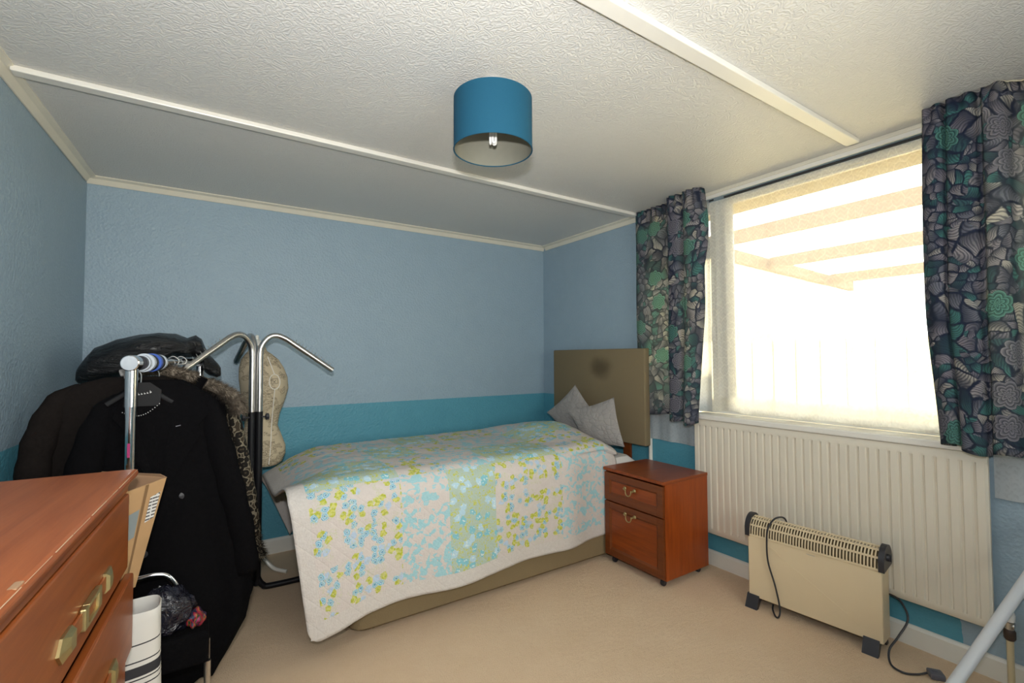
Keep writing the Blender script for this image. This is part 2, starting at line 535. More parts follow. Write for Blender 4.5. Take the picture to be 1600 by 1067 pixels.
def curtain_mat():
    t = NT('printed_curtain_cotton')
    uvn = t.n('TexCoord').outputs['UV']
    w1 = t.noise(uvn, 7, 1)
    w2 = t.noise(uvn, 24, 2)
    p = t.mix(0.10, uvn, w1.outputs['Color'], 'ADD')
    p = t.mix(0.02, p, w2.outputs['Color'], 'ADD')
    navy, mauve, grey, teal, cream = (0.032, 0.042, 0.080), (0.31, 0.285, 0.335), (0.235, 0.24, 0.295), (0.095, 0.265, 0.255), (0.50, 0.47, 0.45)
    pf = t.mix(0.016, uvn, w2.outputs['Color'], 'ADD')
    def local(v, q=None):
        d = t.n('VectorMath', {0: q or p, 1: v.outputs['Position']}, operation='SUBTRACT').outputs[0]
        return t.n('SeparateXYZ', {0: d}), t.n('SeparateColor', {0: v.outputs['Color']})
    # striated leaves and petals, each cell turned its own way, shaded from a dark root to a pale tip
    def leaves(scale, freq):
        lv = t.vor(p, scale, 'F1', 0.95, '2D')
        le = t.vor(p, scale, 'DISTANCE_TO_EDGE', 0.95, '2D')
        d, c = local(lv)
        th = t.math('MULTIPLY', c.outputs[1], 6.2832)
        cs, sn = t.math('COSINE', th), t.math('SINE', th)
        a = t.math('ADD', t.math('MULTIPLY', d.outputs[0], cs), t.math('MULTIPLY', d.outputs[1], sn))
        b_ = t.math('SUBTRACT', t.math('MULTIPLY', d.outputs[1], cs), t.math('MULTIPLY', d.outputs[0], sn))
        curve = t.math('ADD', a, t.math('MULTIPLY', t.math('MULTIPLY', b_, b_), scale*0.9))
        st = t.smooth(t.math('SINE', t.math('MULTIPLY', curve, freq)), -0.5, 0.8)
        tip = t.smooth(b_, -0.55/scale, 0.45/scale)
        col = t.ramp(c.outputs[0], [(0.0, mauve), (0.24, teal), (0.46, grey), (0.60, (0.40, 0.37, 0.40)), (0.76, (0.07, 0.15, 0.17)), (0.86, cream)], 'CONSTANT')
        col = t.mix(t.math('ADD', 0.25, t.math('MULTIPLY', tip, 0.75)), navy, col)
        col = t.mix(t.math('MULTIPLY', st, 0.62), col, navy)
        return t.mix(t.smooth(le.outputs[0], 0.03, 0.12, 1.0, 0.0), col, navy)
    big, small = leaves(14.0, 620.0), leaves(27.0, 900.0)
    sel = t.math('GREATER_THAN', t.noise(uvn, 6.5, 1).outputs[0], 0.50)
    leaf = t.mix(sel, big, small)
    # peonies: rings of scalloped petals round a centre
    fl = t.vor(pf, 5.8, 'F1', 0.7, '2D')
    d, fc = local(fl, pf)
    an = t.math('ARCTAN2', d.outputs[1], d.outputs[0])
    rad_ = t.math('ADD', fl.outputs[0], t.math('MULTIPLY', t.math('ABSOLUTE', t.math('SINE', t.math('MULTIPLY', an, 3.5))), -0.07))
    fr = t.math('FRACT', t.math('MULTIPLY', rad_, 12.5))
    petal = t.mix(t.math('GREATER_THAN', fc.outputs[0], 0.62), t.mix(fr, (0.015, 0.045, 0.06), (0.16, 0.36, 0.325)), t.mix(fr, navy, (0.30, 0.285, 0.335)))
    c = t.mix(t.math('MULTIPLY', t.math('LESS_THAN', rad_, 0.25), t.math('GREATER_THAN', fc.outputs[1], 0.40)), leaf, petal)
    dd = t.n('BsdfDiffuse', {'Color': c})
    tr = t.n('BsdfTranslucent', {'Color': t.mix(1.0, t.mix(0.22, c, (0.9, 0.88, 0.75)), (1.6, 1.65, 1.5), 'MULTIPLY')})
    return t.done(t.n('MixShader', {0: 0.48, 1: dd.outputs[0], 2: tr.outputs[0]}))
M['curtain'] = curtain_mat()

def net_mat(name, opaque, col=(0.86, 0.83, 0.74), hem_h=0.11, hem_s=0.5):
    t = NT(name)
    uvn = t.n('TexCoord').outputs['UV']
    xyz = t.n('SeparateXYZ', {0: uvn})
    wv = t.mix(0.02, uvn, t.noise(uvn, 18, 2).outputs['Color'], 'ADD')
    a = t.vor(wv, 17, 'DISTANCE_TO_EDGE', 0.85, '2D')
    n = t.noise(uvn, 40, 3)
    zz = t.math('PINGPONG', t.math('ADD', xyz.outputs[1], t.math('PINGPONG', xyz.outputs[0], 0.02)), 0.012)
    f = t.math('ADD', opaque, t.math('MULTIPLY', t.smooth(a.outputs[0], 0.02, 0.06, 1.0, 0.0), 0.09))
    f = t.math('ADD', f, t.math('MULTIPLY', t.smooth(zz, 0.004, 0.009), 0.05))
    f = t.math('ADD', f, t.math('MULTIPLY', t.math('SUBTRACT', n.outputs[0], 0.5), 0.12))
    hem = t.math('MULTIPLY', t.smooth(xyz.outputs[1], hem_h*0.6, hem_h, 1.0, 0.0), t.math('ADD', hem_s*0.6, t.math('MULTIPLY', t.noise(uvn, 55, 2).outputs[0], hem_s*0.8)))
    f = t.math('ADD', f, hem, clamp=True)
    d = t.n('BsdfDiffuse', {'Color': col})
    tr = t.n('BsdfTranslucent', {'Color': col})
    m1 = t.n('MixShader', {0: 0.5, 1: d.outputs[0], 2: tr.outputs[0]})
    tp = t.n('BsdfTransparent')
    return t.done(t.n('MixShader', {0: f, 1: tp.outputs[0], 2: m1.outputs[0]}))
M['net'] = net_mat('white_lace_net', 0.40)
M['net_side'] = net_mat('patterned_lace_net', 0.40, (0.70, 0.73, 0.75), 0.30, 0.55)

def glass_mat():
    t = NT('window_glass')
    g = t.n('BsdfGlossy', {'Roughness': 0.02})
    tp = t.n('BsdfTransparent', {'Color': (0.96, 0.98, 0.97)})
    fr = t.n('Fresnel', {'IOR': 1.45})
    return t.done(t.n('MixShader', {0: fr.outputs[0], 1: tp.outputs[0], 2: g.outputs[0]}))
M['glass'] = glass_mat()

def shade_mat():
    t = NT('turquoise_shade_fabric')
    v = t.coord('Object')
    n = t.noise(t.n('Mapping', {'Vector': v, 'Scale': (1, 1, 6)}).outputs[0], 140, 2)
    c = t.mix(n.outputs[0], (0.009, 0.068, 0.120), (0.013, 0.086, 0.148))
    return t.done(t.bsdf(c, 0.8, 0, t.bump(n.outputs[0], 0.2, 0.001), 0.2))
M['shade'] = shade_mat()
M['shade_in'] = plain('pale_shade_lining', (0.195, 0.19, 0.15), 0.7)
M['bulb'] = plain('white_bulb_glass', (0.82, 0.82, 0.80), 0.25)

def cushion_mat():
    t = NT('grey_quilted_cushion')
    uvn = t.n('TexCoord').outputs['UV']
    v = t.vor(uvn, 9, 'DISTANCE_TO_EDGE', 0.6)
    n = t.noise(uvn, 60, 3)
    c = t.mix(n.outputs[0], (0.295, 0.275, 0.262), (0.355, 0.335, 0.32))
    h = t.math('ADD', t.smooth(v.outputs[0], 0.0, 0.15), t.math('MULTIPLY', n.outputs[0], 0.3))
    return t.done(t.bsdf(c, 0.9, 0, t.bump(h, 0.5, 0.006), 0.1))
M['cushion'] = cushion_mat()

def torso_mat():
    t = NT('cream_script_print')
    v = t.coord('Object')
    mp = t.n('Mapping', {'Vector': v, 'Scale': (1, 1, 4.0)}).outputs[0]
    n = t.noise(mp, 16, 5, 0.75, 2.5)
    n2 = t.noise(v, 9, 2)
    ink = t.math('MULTIPLY', t.math('LESS_THAN', t.math('ABSOLUTE', t.math('SUBTRACT', n.outputs[0], 0.5)), 0.022), t.math('GREATER_THAN', n2.outputs[0], 0.43))
    base = t.mix(n2.outputs[0], (0.49, 0.41, 0.28), (0.57, 0.48, 0.345))
    return t.done(t.bsdf(t.mix(ink, base, (0.06, 0.045, 0.03)), 0.85, 0, None, 0.15))
M['torso'] = torso_mat()

def leopard_mat():
    t = NT('leopard_print')
    v = t.coord('Object')
    a = t.vor(v, 34, 'F1', 0.9)
    n = t.noise(v, 60, 2)
    d = t.math('ADD', a.outputs[0], t.math('MULTIPLY', n.outputs[0], 0.35))
    c = t.ramp(d, [(0.0, (0.055, 0.040, 0.024)), (0.36, (0.012, 0.010, 0.008)), (0.74, (0.20, 0.17, 0.12)), (0.86, (0.045, 0.034, 0.022))], 'CONSTANT')
    return t.done(t.bsdf(c, 0.85, 0, None, 0.2))
M['leopard'] = leopard_mat()

def fur_mat():
    t = NT('grey_brown_fur')
    v = t.coord('Object')
    n = t.noise(v, 45, 4, 0.7)
    c = t.ramp(n.outputs[0], [(0.3, (0.035, 0.028, 0.022)), (0.5, (0.15, 0.12, 0.09)), (0.7, (0.33, 0.28, 0.22))])
    return t.done(t.bsdf(c, 0.9, 0, None, 0.2))
M['fur'] = fur_mat()

def bag_mat():
    t = NT('black_bin_liner')
    v = t.coord('Object')
    n = t.noise(t.n('Mapping', {'Vector': v, 'Scale': (1.2, 3, 5)}).outputs[0], 7, 5, 0.65, 1.0)
    return t.done(t.bsdf((0.008, 0.008, 0.009), 0.30, 0, t.bump(n.outputs[0], 0.8, 0.03), 0.5))
M['bin_bag'] = bag_mat()

def stripe_mat():
    t = NT('white_cotton_black_stripes')
    v = t.n('SeparateXYZ', {0: t.coord('Object')}).outputs[2]
    f = None
    for z0, z1 in ((0.455, 0.459), (0.405, 0.409), (0.352, 0.356), (0.362, 0.392), (0.335, 0.339), (0.285, 0.289), (0.20, 0.23), (0.15, 0.154)):
        g = t.math('MULTIPLY', t.math('GREATER_THAN', v, z0), t.math('LESS_THAN', v, z1))
        f = g if f is None else t.math('ADD', f, g, clamp=True)
    c = t.mix(f, (0.66, 0.645, 0.61), (0.045, 0.045, 0.05))
    return t.done(t.bsdf(c, 0.9, 0, None, 0.1))
M['stripe'] = stripe_mat()

def scarf_mat():
    t = NT('multicolour_scarf')
    v = t.coord('Object')
    n = t.noise(v, 22, 2, 0.5, 1.0)
    c = t.ramp(n.outputs[0], [(0.0, (0.02, 0.02, 0.05)), (0.46, (0.25, 0.012, 0.03)), (0.53, (0.28, 0.09, 0.02)), (0.57, (0.02, 0.05, 0.03)), (0.63, (0.25, 0.02, 0.09))], 'CONSTANT')
    return t.done(t.bsdf(c, 0.5, 0, None, 0.4))
M['scarf'] = scarf_mat()

def label_mat():
    t = NT('printed_address_label')
    z = t.n('SeparateXYZ', {0: t.coord('Object')}).outputs[2]
    row = t.math('FRACT', t.math('MULTIPLY', z, 90.0))
    br = t.noise(t.n('Mapping', {'Vector': t.coord('Object'), 'Scale': (1, 1, 0.1)}).outputs[0], 150, 1)
    f = t.math('MULTIPLY', t.math('LESS_THAN', row, 0.45), t.math('GREATER_THAN', br.outputs[0], 0.42))
    return t.done(t.bsdf(t.mix(f, (0.70, 0.70, 0.69), (0.07, 0.07, 0.08)), 0.5))
M['address'] = label_mat()

M['patio'] = plain('pale_concrete', (0.55, 0.45, 0.25), 0.9, var=0.1, scale=4)
M['polycarb'] = None
def poly_mat():
    t = NT('translucent_roof_sheet')
    tr = t.n('BsdfTranslucent', {'Color': (0.95, 0.95, 0.92)})
    tp = t.n('BsdfTransparent')
    return t.done(t.n('MixShader', {0: 0.5, 1: tp.outputs[0], 2: tr.outputs[0]}))
M['polycarb'] = poly_mat()
M['cedar'] = plain('cedar_roof_timber', (0.15, 0.085, 0.055), 0.8, var=0.1)
M['soffit'] = plain('shade_darkened_soffit', (0.20, 0.155, 0.08), 0.7)  # cream board, its shaded tone put into a darker base colour
M['fence'] = plain('pale_fence_boards', (0.40, 0.37, 0.28), 0.85, var=0.12, scale=6)
M['brick'] = plain('red_clay_tiles', (0.42, 0.13, 0.09), 0.85, var=0.2, scale=14)

# ================================================================== THE SETTING
XL, XR, YB, YF, ZC = -0.573, 2.73, 3.60, -1.0, 2.378
XLF = XL - 0.042*(YB-YF)                              # the left wall runs slightly out of square
WY0, WY1, WZ0, WZ1 = -0.05, 2.40, 0.935, 2.335          # window opening in the right-hand wall
T = 0.12
b = NB(); bx(b, (XLF-T, YF-T, -0.12), (XR+T, YB+T, 0.0)); struct('floor', b, M['carpet'])
b = NB(); bx(b, (XLF-T, YF-T, ZC), (XR+T, YB+T, ZC+0.12)); struct('ceiling', b, M['ceiling'])
b = NB(); bx(b, (XL-T, YB, 0), (XR+T, YB+T, ZC)); struct('wall_back', b, M['wall'])
b = NB(); prism(b, [(XL, YB, 0), (XLF, YF, 0), (XLF-T, YF, 0), (XL-T, YB, 0)], (0, 0, ZC)); struct('wall_left', b, M['wall'])
b = NB()
bx(b, (XR, YF-T, 0), (XR+T, YB, WZ0)); bx(b, (XR, YF-T, WZ1), (XR+T, YB, ZC))
bx(b, (XR, WY1, WZ0), (XR+T, YB, WZ1)); bx(b, (XR, YF-T, WZ0), (XR+T, WY0, WZ1))
struct('wall_right', b, M['wall_r'])
b = NB()                                              # unseen wall behind the camera, its window added for fill light
bx(b, (XLF, YF-T, 0), (XR, YF, 0.85)); bx(b, (XLF, YF-T, 2.15), (XR, YF, ZC))
bx(b, (XLF, YF-T, 0.85), (0.0, YF, 2.15)); bx(b, (1.9, YF-T, 0.85), (XR, YF, 2.15))
struct('wall_front', b, M['wall'])
fill_win = NB()
for a, c in (((0.0, YF-0.08, 0.85), (1.9, YF-0.03, 0.9)), ((0.0, YF-0.08, 2.1), (1.9, YF-0.03, 2.15)), ((0.0, YF-0.08, 0.9), (0.05, YF-0.03, 2.1)), ((1.85, YF-0.08, 0.9), (1.9, YF-0.03, 2.1)), ((0.925, YF-0.08, 0.9), (0.975, YF-0.03, 2.1))):
    bx(fill_win, a, c, 0.004)
w2 = struct('added_fill_window', fill_win, M['upvc'])
for y0, y1 in ((0.05, 0.925), (0.975, 1.85)):
    b = NB(); bx(b, (y0, YF-0.06, 0.9), (y1, YF-0.052, 2.1)); struct('pane', b, M['glass'], w2)

# coving, battens, skirting
def coving(name, a, c, nrm, size=0.042):
    a, c, nrm = Vector(a), Vector(c), Vector(nrm)
    d = c-a
    up = Vector((0, 0, -1))
    prof = [(0, 0), (size, 0), (size, 0.006), (size*0.62, size*0.30), (size*0.5, size*0.34), (size*0.34, size*0.62), (0.006, size), (0, size)]
    b = NB()
    prism(b, [a + nrm*p + up*q for p, q in prof], d)
    return struct(name, b, M['cream_trim'])
coving('trim_1', (XL, YB, ZC), (XR, YB, ZC), (0, -1, 0))
coving('trim_2', (XLF, YF, ZC), (XL, YB-0.042, ZC), (1, 0, 0))
coving('trim_3', (XR, 2.42, ZC), (XR, YB-0.042, ZC), (-1, 0, 0))
def batten(name, y, wdt, x0, x1):
    b = NB(); box(b, ((x0+x1)/2, y, ZC-0.011), (x1-x0, wdt, 0.022), 0.004)
    return struct(name, b, M['white_trim'])
batten('trim_4', 2.39, 0.052, XL-0.02, XR-0.03)
batten('trim_5', 0.985, 0.058, XL-0.06, XR-0.075)
b = NB(); bx(b, (XR-0.016, YF, ZC-0.022), (XR, 2.42, ZC), 0.004); struct('trim_6', b, M['cream_trim'])
b = NB(); bx(b, (XR-0.012, WY0-0.05, WZ1), (XR, WY1+0.02, WZ1+0.022), 0.003); struct('trim_7', b, M['white_trim'])
def skirting(name, a, c, nrm, h=0.092, t=0.015):
    a, c, nrm = Vector(a), Vector(c), Vector(nrm)
    prof = [(0, 0), (t, 0), (t, h*0.86), (t*0.55, h*0.97), (0.002, h), (0, h)]
    b = NB(); prism(b, [a + nrm*p + Vector((0, 0, q)) for p, q in prof], c-a)
    return struct(name, b, M['white_trim'])
skirting('baseboard_back', (XL, YB, 0), (XR, YB, 0), (0, -1, 0), 0.10)
skirting('baseboard_left', (XLF, YF, 0), (XL, YB-0.016, 0), (1, 0, 0))
skirting('baseboard_right', (XR, YF, 0), (XR, YB-0.016, 0), (-1, 0, 0))

# ---- the window
def wbox(parent, name, y0, y1, z0, z1, x0, x1, bev=0.006, mat='upvc'):
    b = NB(); bx(b, (x0, y0, z0), (x1, y1, z1), bev)
    return obj(name, b, M[mat], parent, False, world=True)
fx0, fx1 = 2.785, 2.845
b = NB(); bx(b, (fx0, WY0, WZ0+0.02), (fx1, WY1, WZ0+0.05), 0.005)
win = struct('window_1', b, M['upvc'])
win['label'] = 'white framed window with a narrow casement and one wide pane'
wbox(win, 'frame_head', WY0, WY1, WZ1-0.03, WZ1, fx0, fx1)
wbox(win, 'frame_jamb', WY1-0.05, WY1, WZ0+0.05, WZ1-0.03, fx0, fx1)
wbox(win, 'frame_jamb', WY0, WY0+0.05, WZ0+0.05, WZ1-0.03, fx0, fx1)
wbox(win, 'mullion', 1.735, 1.815, WZ0+0.05, WZ1-0.03, fx0-0.01, fx1)
wbox(win, 'transom', 1.815, WY1-0.05, 2.01, 2.06, fx0, fx1)
for z0, z1 in ((WZ0+0.05, 2.01), (2.06, WZ1-0.03)):
    b = NB()
    y0, y1, s = 1.815, WY1-0.05, 0.045
    bx(b, (fx0+0.008, y0, z0), (fx1-0.01, y0+s, z1), 0.004); bx(b, (fx0+0.008, y1-s, z0), (fx1-0.01, y1, z1), 0.004)
    bx(b, (fx0+0.008, y0+s, z0), (fx1-0.01, y1-s, z0+s), 0.004); bx(b, (fx0+0.008, y0+s, z1-s), (fx1-0.01, y1-s, z1), 0.004)
    sh = obj('sash', b, M['upvc'], win, False, world=True)
    b = NB(); bx(b, (2.815, y0+s, z0+s), (2.821, y1-s, z1-s)); obj('pane', b, M['glass'], win, False, world=True)
    if z0 < 1.5:
        b = NB(); bx(b, (fx0-0.014, y0+0.01, 1.42), (fx0+0.008, y0+0.035, 1.52), 0.004); obj('handle', b, M['white_plastic'], win, True, world=True)
b = NB(); bx(b, (2.815, WY0+0.05, WZ0+0.05), (2.821, 1.735, WZ1-0.03)); obj('pane', b, M['glass'], win, False, world=True)
b = NB()
bx(b, (2.807, 1.715, WZ0+0.05), (2.83, 1.735, WZ1-0.03), 0.004); bx(b, (2.807, WY0+0.05, WZ0+0.05), (2.83, 1.715, WZ0+0.062), 0.004); bx(b, (2.807, WY0+0.05, WZ1-0.042), (2.83, 1.715, WZ1-0.03), 0.004)
obj('glazing_bead', b, M['upvc'], win, False, world=True)
b = NB(); bx(b, (2.640, 0.56, 0.922), (2.79, 1.925, 0.955), 0.007); obj('sill', b, M['white_trim'], win, False, world=True)
b = NB(); bx(b, (2.748, 0.02, WZ1-0.011), (2.756, 1.73, WZ1-0.001)); obj('shadow_gap_strip', b, M['dark_gap'], win, False, world=True)  # dark strips standing in for the shadow gap under the window head
b = NB(); bx(b, (2.742, 1.80, WZ1-0.009), (2.748, 2.38, WZ1-0.001)); obj('shadow_gap_strip', b, M['dark_gap'], win, False, world=True)

# ---- outdoors: patio, lean-to roof, fence, neighbour
b = NB(); bx(b, (2.86, -12, -0.3), (22, 16, -0.15)); struct('ground', b, M['patio'])
b = NB(); bx(b, (2.852, -6, 2.335), (3.17, 9, 2.375)); struct('soffit', b, M['soffit'])
ver = thing('veranda_roof', 'lean-to veranda roof of timber purlins and translucent sheets outside the window', 'roof', (5.5, 0, -0.15))
def rz(x): return 2.62 - 0.035*(x-3.0)
for x in (4.43, 5.8, 7.4):
    b = NB(); bx(b, (x-0.03, -3.0, rz(x)-0.13), (x+0.03, 3.05, rz(x))); obj('purlin', b, M['cedar'], ver, False, world=True)
for y in (3.08, -2.9):
    b = NB(); prism(b, [(3.25, y, rz(3.25)-0.14), (8.2, y, rz(8.2)-0.14), (8.2, y, rz(8.2)), (3.25, y, rz(3.25))], (0, 0.06, 0)); obj('rafter', b, M['cedar'], ver, False, world=True)
    if y < 0:
        b = NB(); bx(b, (8.0, y, -0.15), (8.08, y+0.08, rz(8.1)-0.14)); obj('post', b, M['cedar'], ver, False, world=True)
b = NB(); prism(b, [(3.25, -3.0, rz(3.25)+0.002), (8.3, -3.0, rz(8.3)+0.002), (8.3, -3.0, rz(8.3)+0.01), (3.25, -3.0, rz(3.25)+0.01)], (0, 6.15, 0)); obj('roof_sheet', b, M['polycarb'], ver, False, world=True)
fen = thing('garden_fence', 'pale board fence across the garden beyond the window', 'fence', (10.0, 2, -0.15))
for i in range(36):
    b = NB(); bx(b, (9.98, -6+i*0.45, -0.15), (10.02, -6+i*0.45+0.43, 1.65)); obj('board', b, M['fence'], fen, False, world=True)
nb = thing('neighbour_house', 'red tiled neighbouring house glimpsed through the top casement pane', 'house', (14, 10.5, -0.15))
b = NB(); bx(b, (12, 7.2, -0.15), (17, 14, 4.2)); obj('wall', b, M['fence'], nb, False, world=True)
b = NB(); prism(b, [(11.7, 7.0, 4.2), (17.3, 7.0, 4.2), (14.5, 7.0, 6.4)], (0, 7.2, 0)); obj('roof', b, M['brick'], nb, False, world=True)

# ================================================================== THE THINGS
# ---- bed
bed = thing('single_bed', 'tan divan bed with tall upholstered headboard under patchwork quilt', 'bed', (1.58, 2.78, 0))
def rounded_slab(b, x0, x1, y0, y1, z0, z1, rl, rrt, bev=0.012):
    pts = []
    for cx, cy, r, a0 in ((x1-rrt, y1-rrt, rrt, 0), (x0+rl, y1-rl, rl, 90), (x0+rl, y0+rl, rl, 180), (x1-rrt, y0+rrt, rrt, 270)):
        for k in range(7):
            a = math.radians(a0+15*k)
            pts.append((cx+r*math.cos(a), cy+r*math.sin(a)))
    cx, cy = (x0+x1)/2, (y0+y1)/2
    rings = []
    for z, inset in ((z0, bev), (z0+bev, 0), (z1-bev, 0), (z1, bev)):
        rings.append([Vector((p[0]-math.copysign(min(inset, abs(p[0]-cx)), p[0]-cx), p[1]-math.copysign(min(inset, abs(p[1]-cy)), p[1]-cy), z)) for p in pts])
    return loft(b, rings)
b = NB(); rounded_slab(b, 0.60, 2.555, 2.275, 3.29, 0.03, 0.36, 0.07, 0.02); obj('divan_base', b, M['divan'], bed, world=True)
b = NB(); rounded_slab(b, 0.60, 2.555, 2.285, 3.285, 0.362, 0.63, 0.07, 0.05, 0.04); obj('mattress', b, M['mattress'], bed, world=True)
for x in (0.72, 1.48, 1.68, 2.45):
    for y in (2.36, 3.2):
        b = NB(); lathe(b, [(0.022, 0), (0.022, 0.02), (0.016, 0.031)], 12, (x, y, 0)); obj('glide', b, M['black_plastic'], bed, world=True)
def headboard_mat():
    t = NT('headboard_fabric')
    pos = t.n('NewGeometry').outputs['Position']
    n = t.noise(pos, 220, 3)
    c = t.mix(n.outputs[0], (0.185, 0.145, 0.085), (0.235, 0.185, 0.11))
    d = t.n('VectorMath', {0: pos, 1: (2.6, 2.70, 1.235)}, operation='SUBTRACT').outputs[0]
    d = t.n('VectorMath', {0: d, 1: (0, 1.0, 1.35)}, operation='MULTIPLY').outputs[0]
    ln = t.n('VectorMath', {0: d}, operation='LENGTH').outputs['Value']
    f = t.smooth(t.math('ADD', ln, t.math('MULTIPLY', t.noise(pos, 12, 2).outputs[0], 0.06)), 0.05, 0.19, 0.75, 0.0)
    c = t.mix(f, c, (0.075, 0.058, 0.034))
    return t.done(t.bsdf(c, 0.92, 0, t.bump(n.outputs[0], 0.3, 0.003), 0.15))
b = NB(); box(b, (2.628, 2.775, 1.035), (0.056, 1.03, 0.69), 0.010, seg=3); obj('headboard', b, headboard_mat(), bed, world=True)
for y in (2.47, 3.08):
    b = NB(); bx(b, (2.635, y-0.035, 0.16), (2.655, y+0.035, 0.76), 0.003); obj('headboard_strut', b, M['sapele_dark'], bed, False, world=True)

# ---- quilt
def sst(a, bb, x):
    t_ = max(0.0, min(1.0, (x-a)/(bb-a)))
    return t_*t_*(3-2*t_)
VB, VF, VE, UE = 0.40, 1.50, 2.09, 2.00
def q_raw(v):
    if v < VB: return (3.335, -(VB-v))
    if v < VF: return (3.335-(v-VB), 0.0)
    return (2.235, -(v-VF))
def q_prof(v):
    ys = zs = 0
    for k in range(-4, 5):
        y, z = q_raw(v+k*0.022)
        ys += y; zs += z
    return ys/9, zs/9
def q_pt(s, t_):
    u, v = s*UE, t_*VE
    cu, cv = 0.06-u, v-(VE-0.06)
    if cu > 0 and cv > 0 and math.hypot(cu, cv) > 0.06:
        k_ = 0.06/math.hypot(cu, cv)
        u, v = 0.06-cu*k_, VE-0.06+cv*k_
    x = 0.318+u
    y, dz = q_prof(v)
    ov = max(0.0, (0.64-x)/0.305)
    top = sst(VB-0.05, VB+0.12, v)*(1-sst(VF-0.12, VF+0.05, v))
    bell = math.exp(-((y-2.84)/0.36)**2)
    z = 0.725 + 0.022*top + 0.075*sst(1.80, 2.12, x)*bell*(1-0.35*sst(2.22, 2.34, x)) - 0.05*sst(2.2, 2.34, x)*(1-bell)
    z -= 0.13*ov**1.4*(1-0.86*(1-sst(2.30, 2.75, y)))
    if v > VF:                                          # front drape
        f = min(1.0, (v-VF)/(VE-VF))
        hem = 0.95 + 0.062*(1-sst(0.42, 0.85, x)) + 0.012*math.sin(x*7)
        dz *= hem
        x += 0.075*ov*f
        y += -0.045*f*(1-sst(0.9, 2.05, x)) + 0.038*sst(1.85, 2.12, x)
        y += f*0.012*math.sin(x*8.5+1.0)*(1-sst(1.7, 2.1, x))
    elif v < VB:
        f = (VB-v)/VB
        x += 0.16*ov*f
        y += 0.02*f
    p = Vector((x, y, z+dz))
    nz = noise.noise(Vector((x*5, y*5, z*3)))*0.007 + noise.noise(Vector((x*16, y*16, dz*14)))*0.0028
    if v > VF+0.1 and x < 2.0: p.y -= nz
    elif v > VB and v < VF-0.05: p.z += nz
    return p
b = NB(); grid(b, 150, 150, q_pt, lambda s, t_: (s*UE, t_*VE))
quilt = obj('patchwork_quilt', b, M['quilt'], None, True, angle=180)
solid(quilt, 0.009, 1)
tag(quilt, 'floral patchwork quilt in white, mint and turquoise spread over the bed', 'quilt')
b = NB(); box(b, (0.475, 2.19, 0.135), (0.035, 0.003, 0.05), 0, Matrix.Rotation(0.15, 4, 'Y')); o = obj('care_tag', b, M['white_plastic'], quilt, False, world=True)

# ---- cushions
def cushion(name, A, B, Cc, D, th, label):
    A, B, Cc, D = (Vector(p) for p in (A, B, Cc, D))
    n = (B-A).cross(D-A).normalized()
    b = NB()
    lay = b.loops.layers.uv.new('UVMap')
    N = 22
    for sgn in (1, -1):
        V = {}
        for i in range(N+1):
            for j in range(N+1):
                a, c = i/N, j/N
                a2, c2 = 2*a-1, 2*c-1
                aa = 0.5+0.5*a2*(1-0.07*(1-c2*c2))
                cc = 0.5+0.5*c2*(1-0.07*(1-a2*a2))
                p = A*(1-aa)*(1-cc)+B*aa*(1-cc)+Cc*aa*cc+D*(1-aa)*cc
                h = th*(max(0, 1-a2**2)**0.6)*(max(0, 1-c2**2)**0.6)
                h *= 1+0.25*noise.noise(p*14)
                V[i, j] = b.verts.new(p+n*sgn*h)
        for i in range(N):
            for j in range(N):
                f = b.faces.new((V[i, j], V[i+1, j], V[i+1, j+1], V[i, j+1]))
                for lp, (x, y) in zip(f.loops, ((i, j), (i+1, j), (i+1, j+1), (i, j+1))):
                    lp[lay].uv = (x/N, y/N)
    bmesh.ops.remove_doubles(b, verts=b.verts, dist=0.0005)
    return tag(obj(name, b, M['cushion'], None, True, angle=80), label, 'cushion', 'grey quilted cushions')
cushion('cushion', (2.455, 3.20, 0.85), (2.535, 2.925, 1.095), (2.515, 2.60, 0.83), (2.44, 2.87, 0.66), 0.035, 'grey quilted cushion nearer the back wall, one corner pointing straight up')
cushion('cushion', (2.35, 2.80, 0.905), (2.465, 2.425, 1.03), (2.43, 2.295, 0.70), (2.385, 2.66, 0.665), 0.045, 'grey quilted cushion in front, nearer the window, overlapping the other one')

# ---- bedside cabinet
ns = thing('bedside_cabinet', 'reddish brown wooden bedside cabinet with brass drop handles', 'cabinet', (2.395, 2.015, 0))
nx0, nx1, ny0, ny1 = 2.195, 2.605, 1.785, 2.256
b = NB()
bx(b, (nx0+0.018, ny0, 0.045), (nx1, ny0+0.016, 0.588), 0.002); bx(b, (nx0+0.018, ny1-0.016, 0.045), (nx1, ny1, 0.588), 0.002)
bx(b, (nx1-0.012, ny0+0.016, 0.06), (nx1, ny1-0.016, 0.588)); bx(b, (nx0+0.02, ny0+0.016, 0.045), (nx1-0.012, ny1-0.016, 0.065)); bx(b, (nx0+0.02, ny0+0.016, 0.385), (nx1-0.012, ny1-0.016, 0.397))
obj('body', b, M['sapele_z'], ns, False, world=True)
b = NB(); bx(b, (nx0-0.006, ny0-0.004, 0.588), (nx1, ny1+0.004, 0.608), 0.004); obj('top', b, M['sapele_x'], ns, False, world=True)
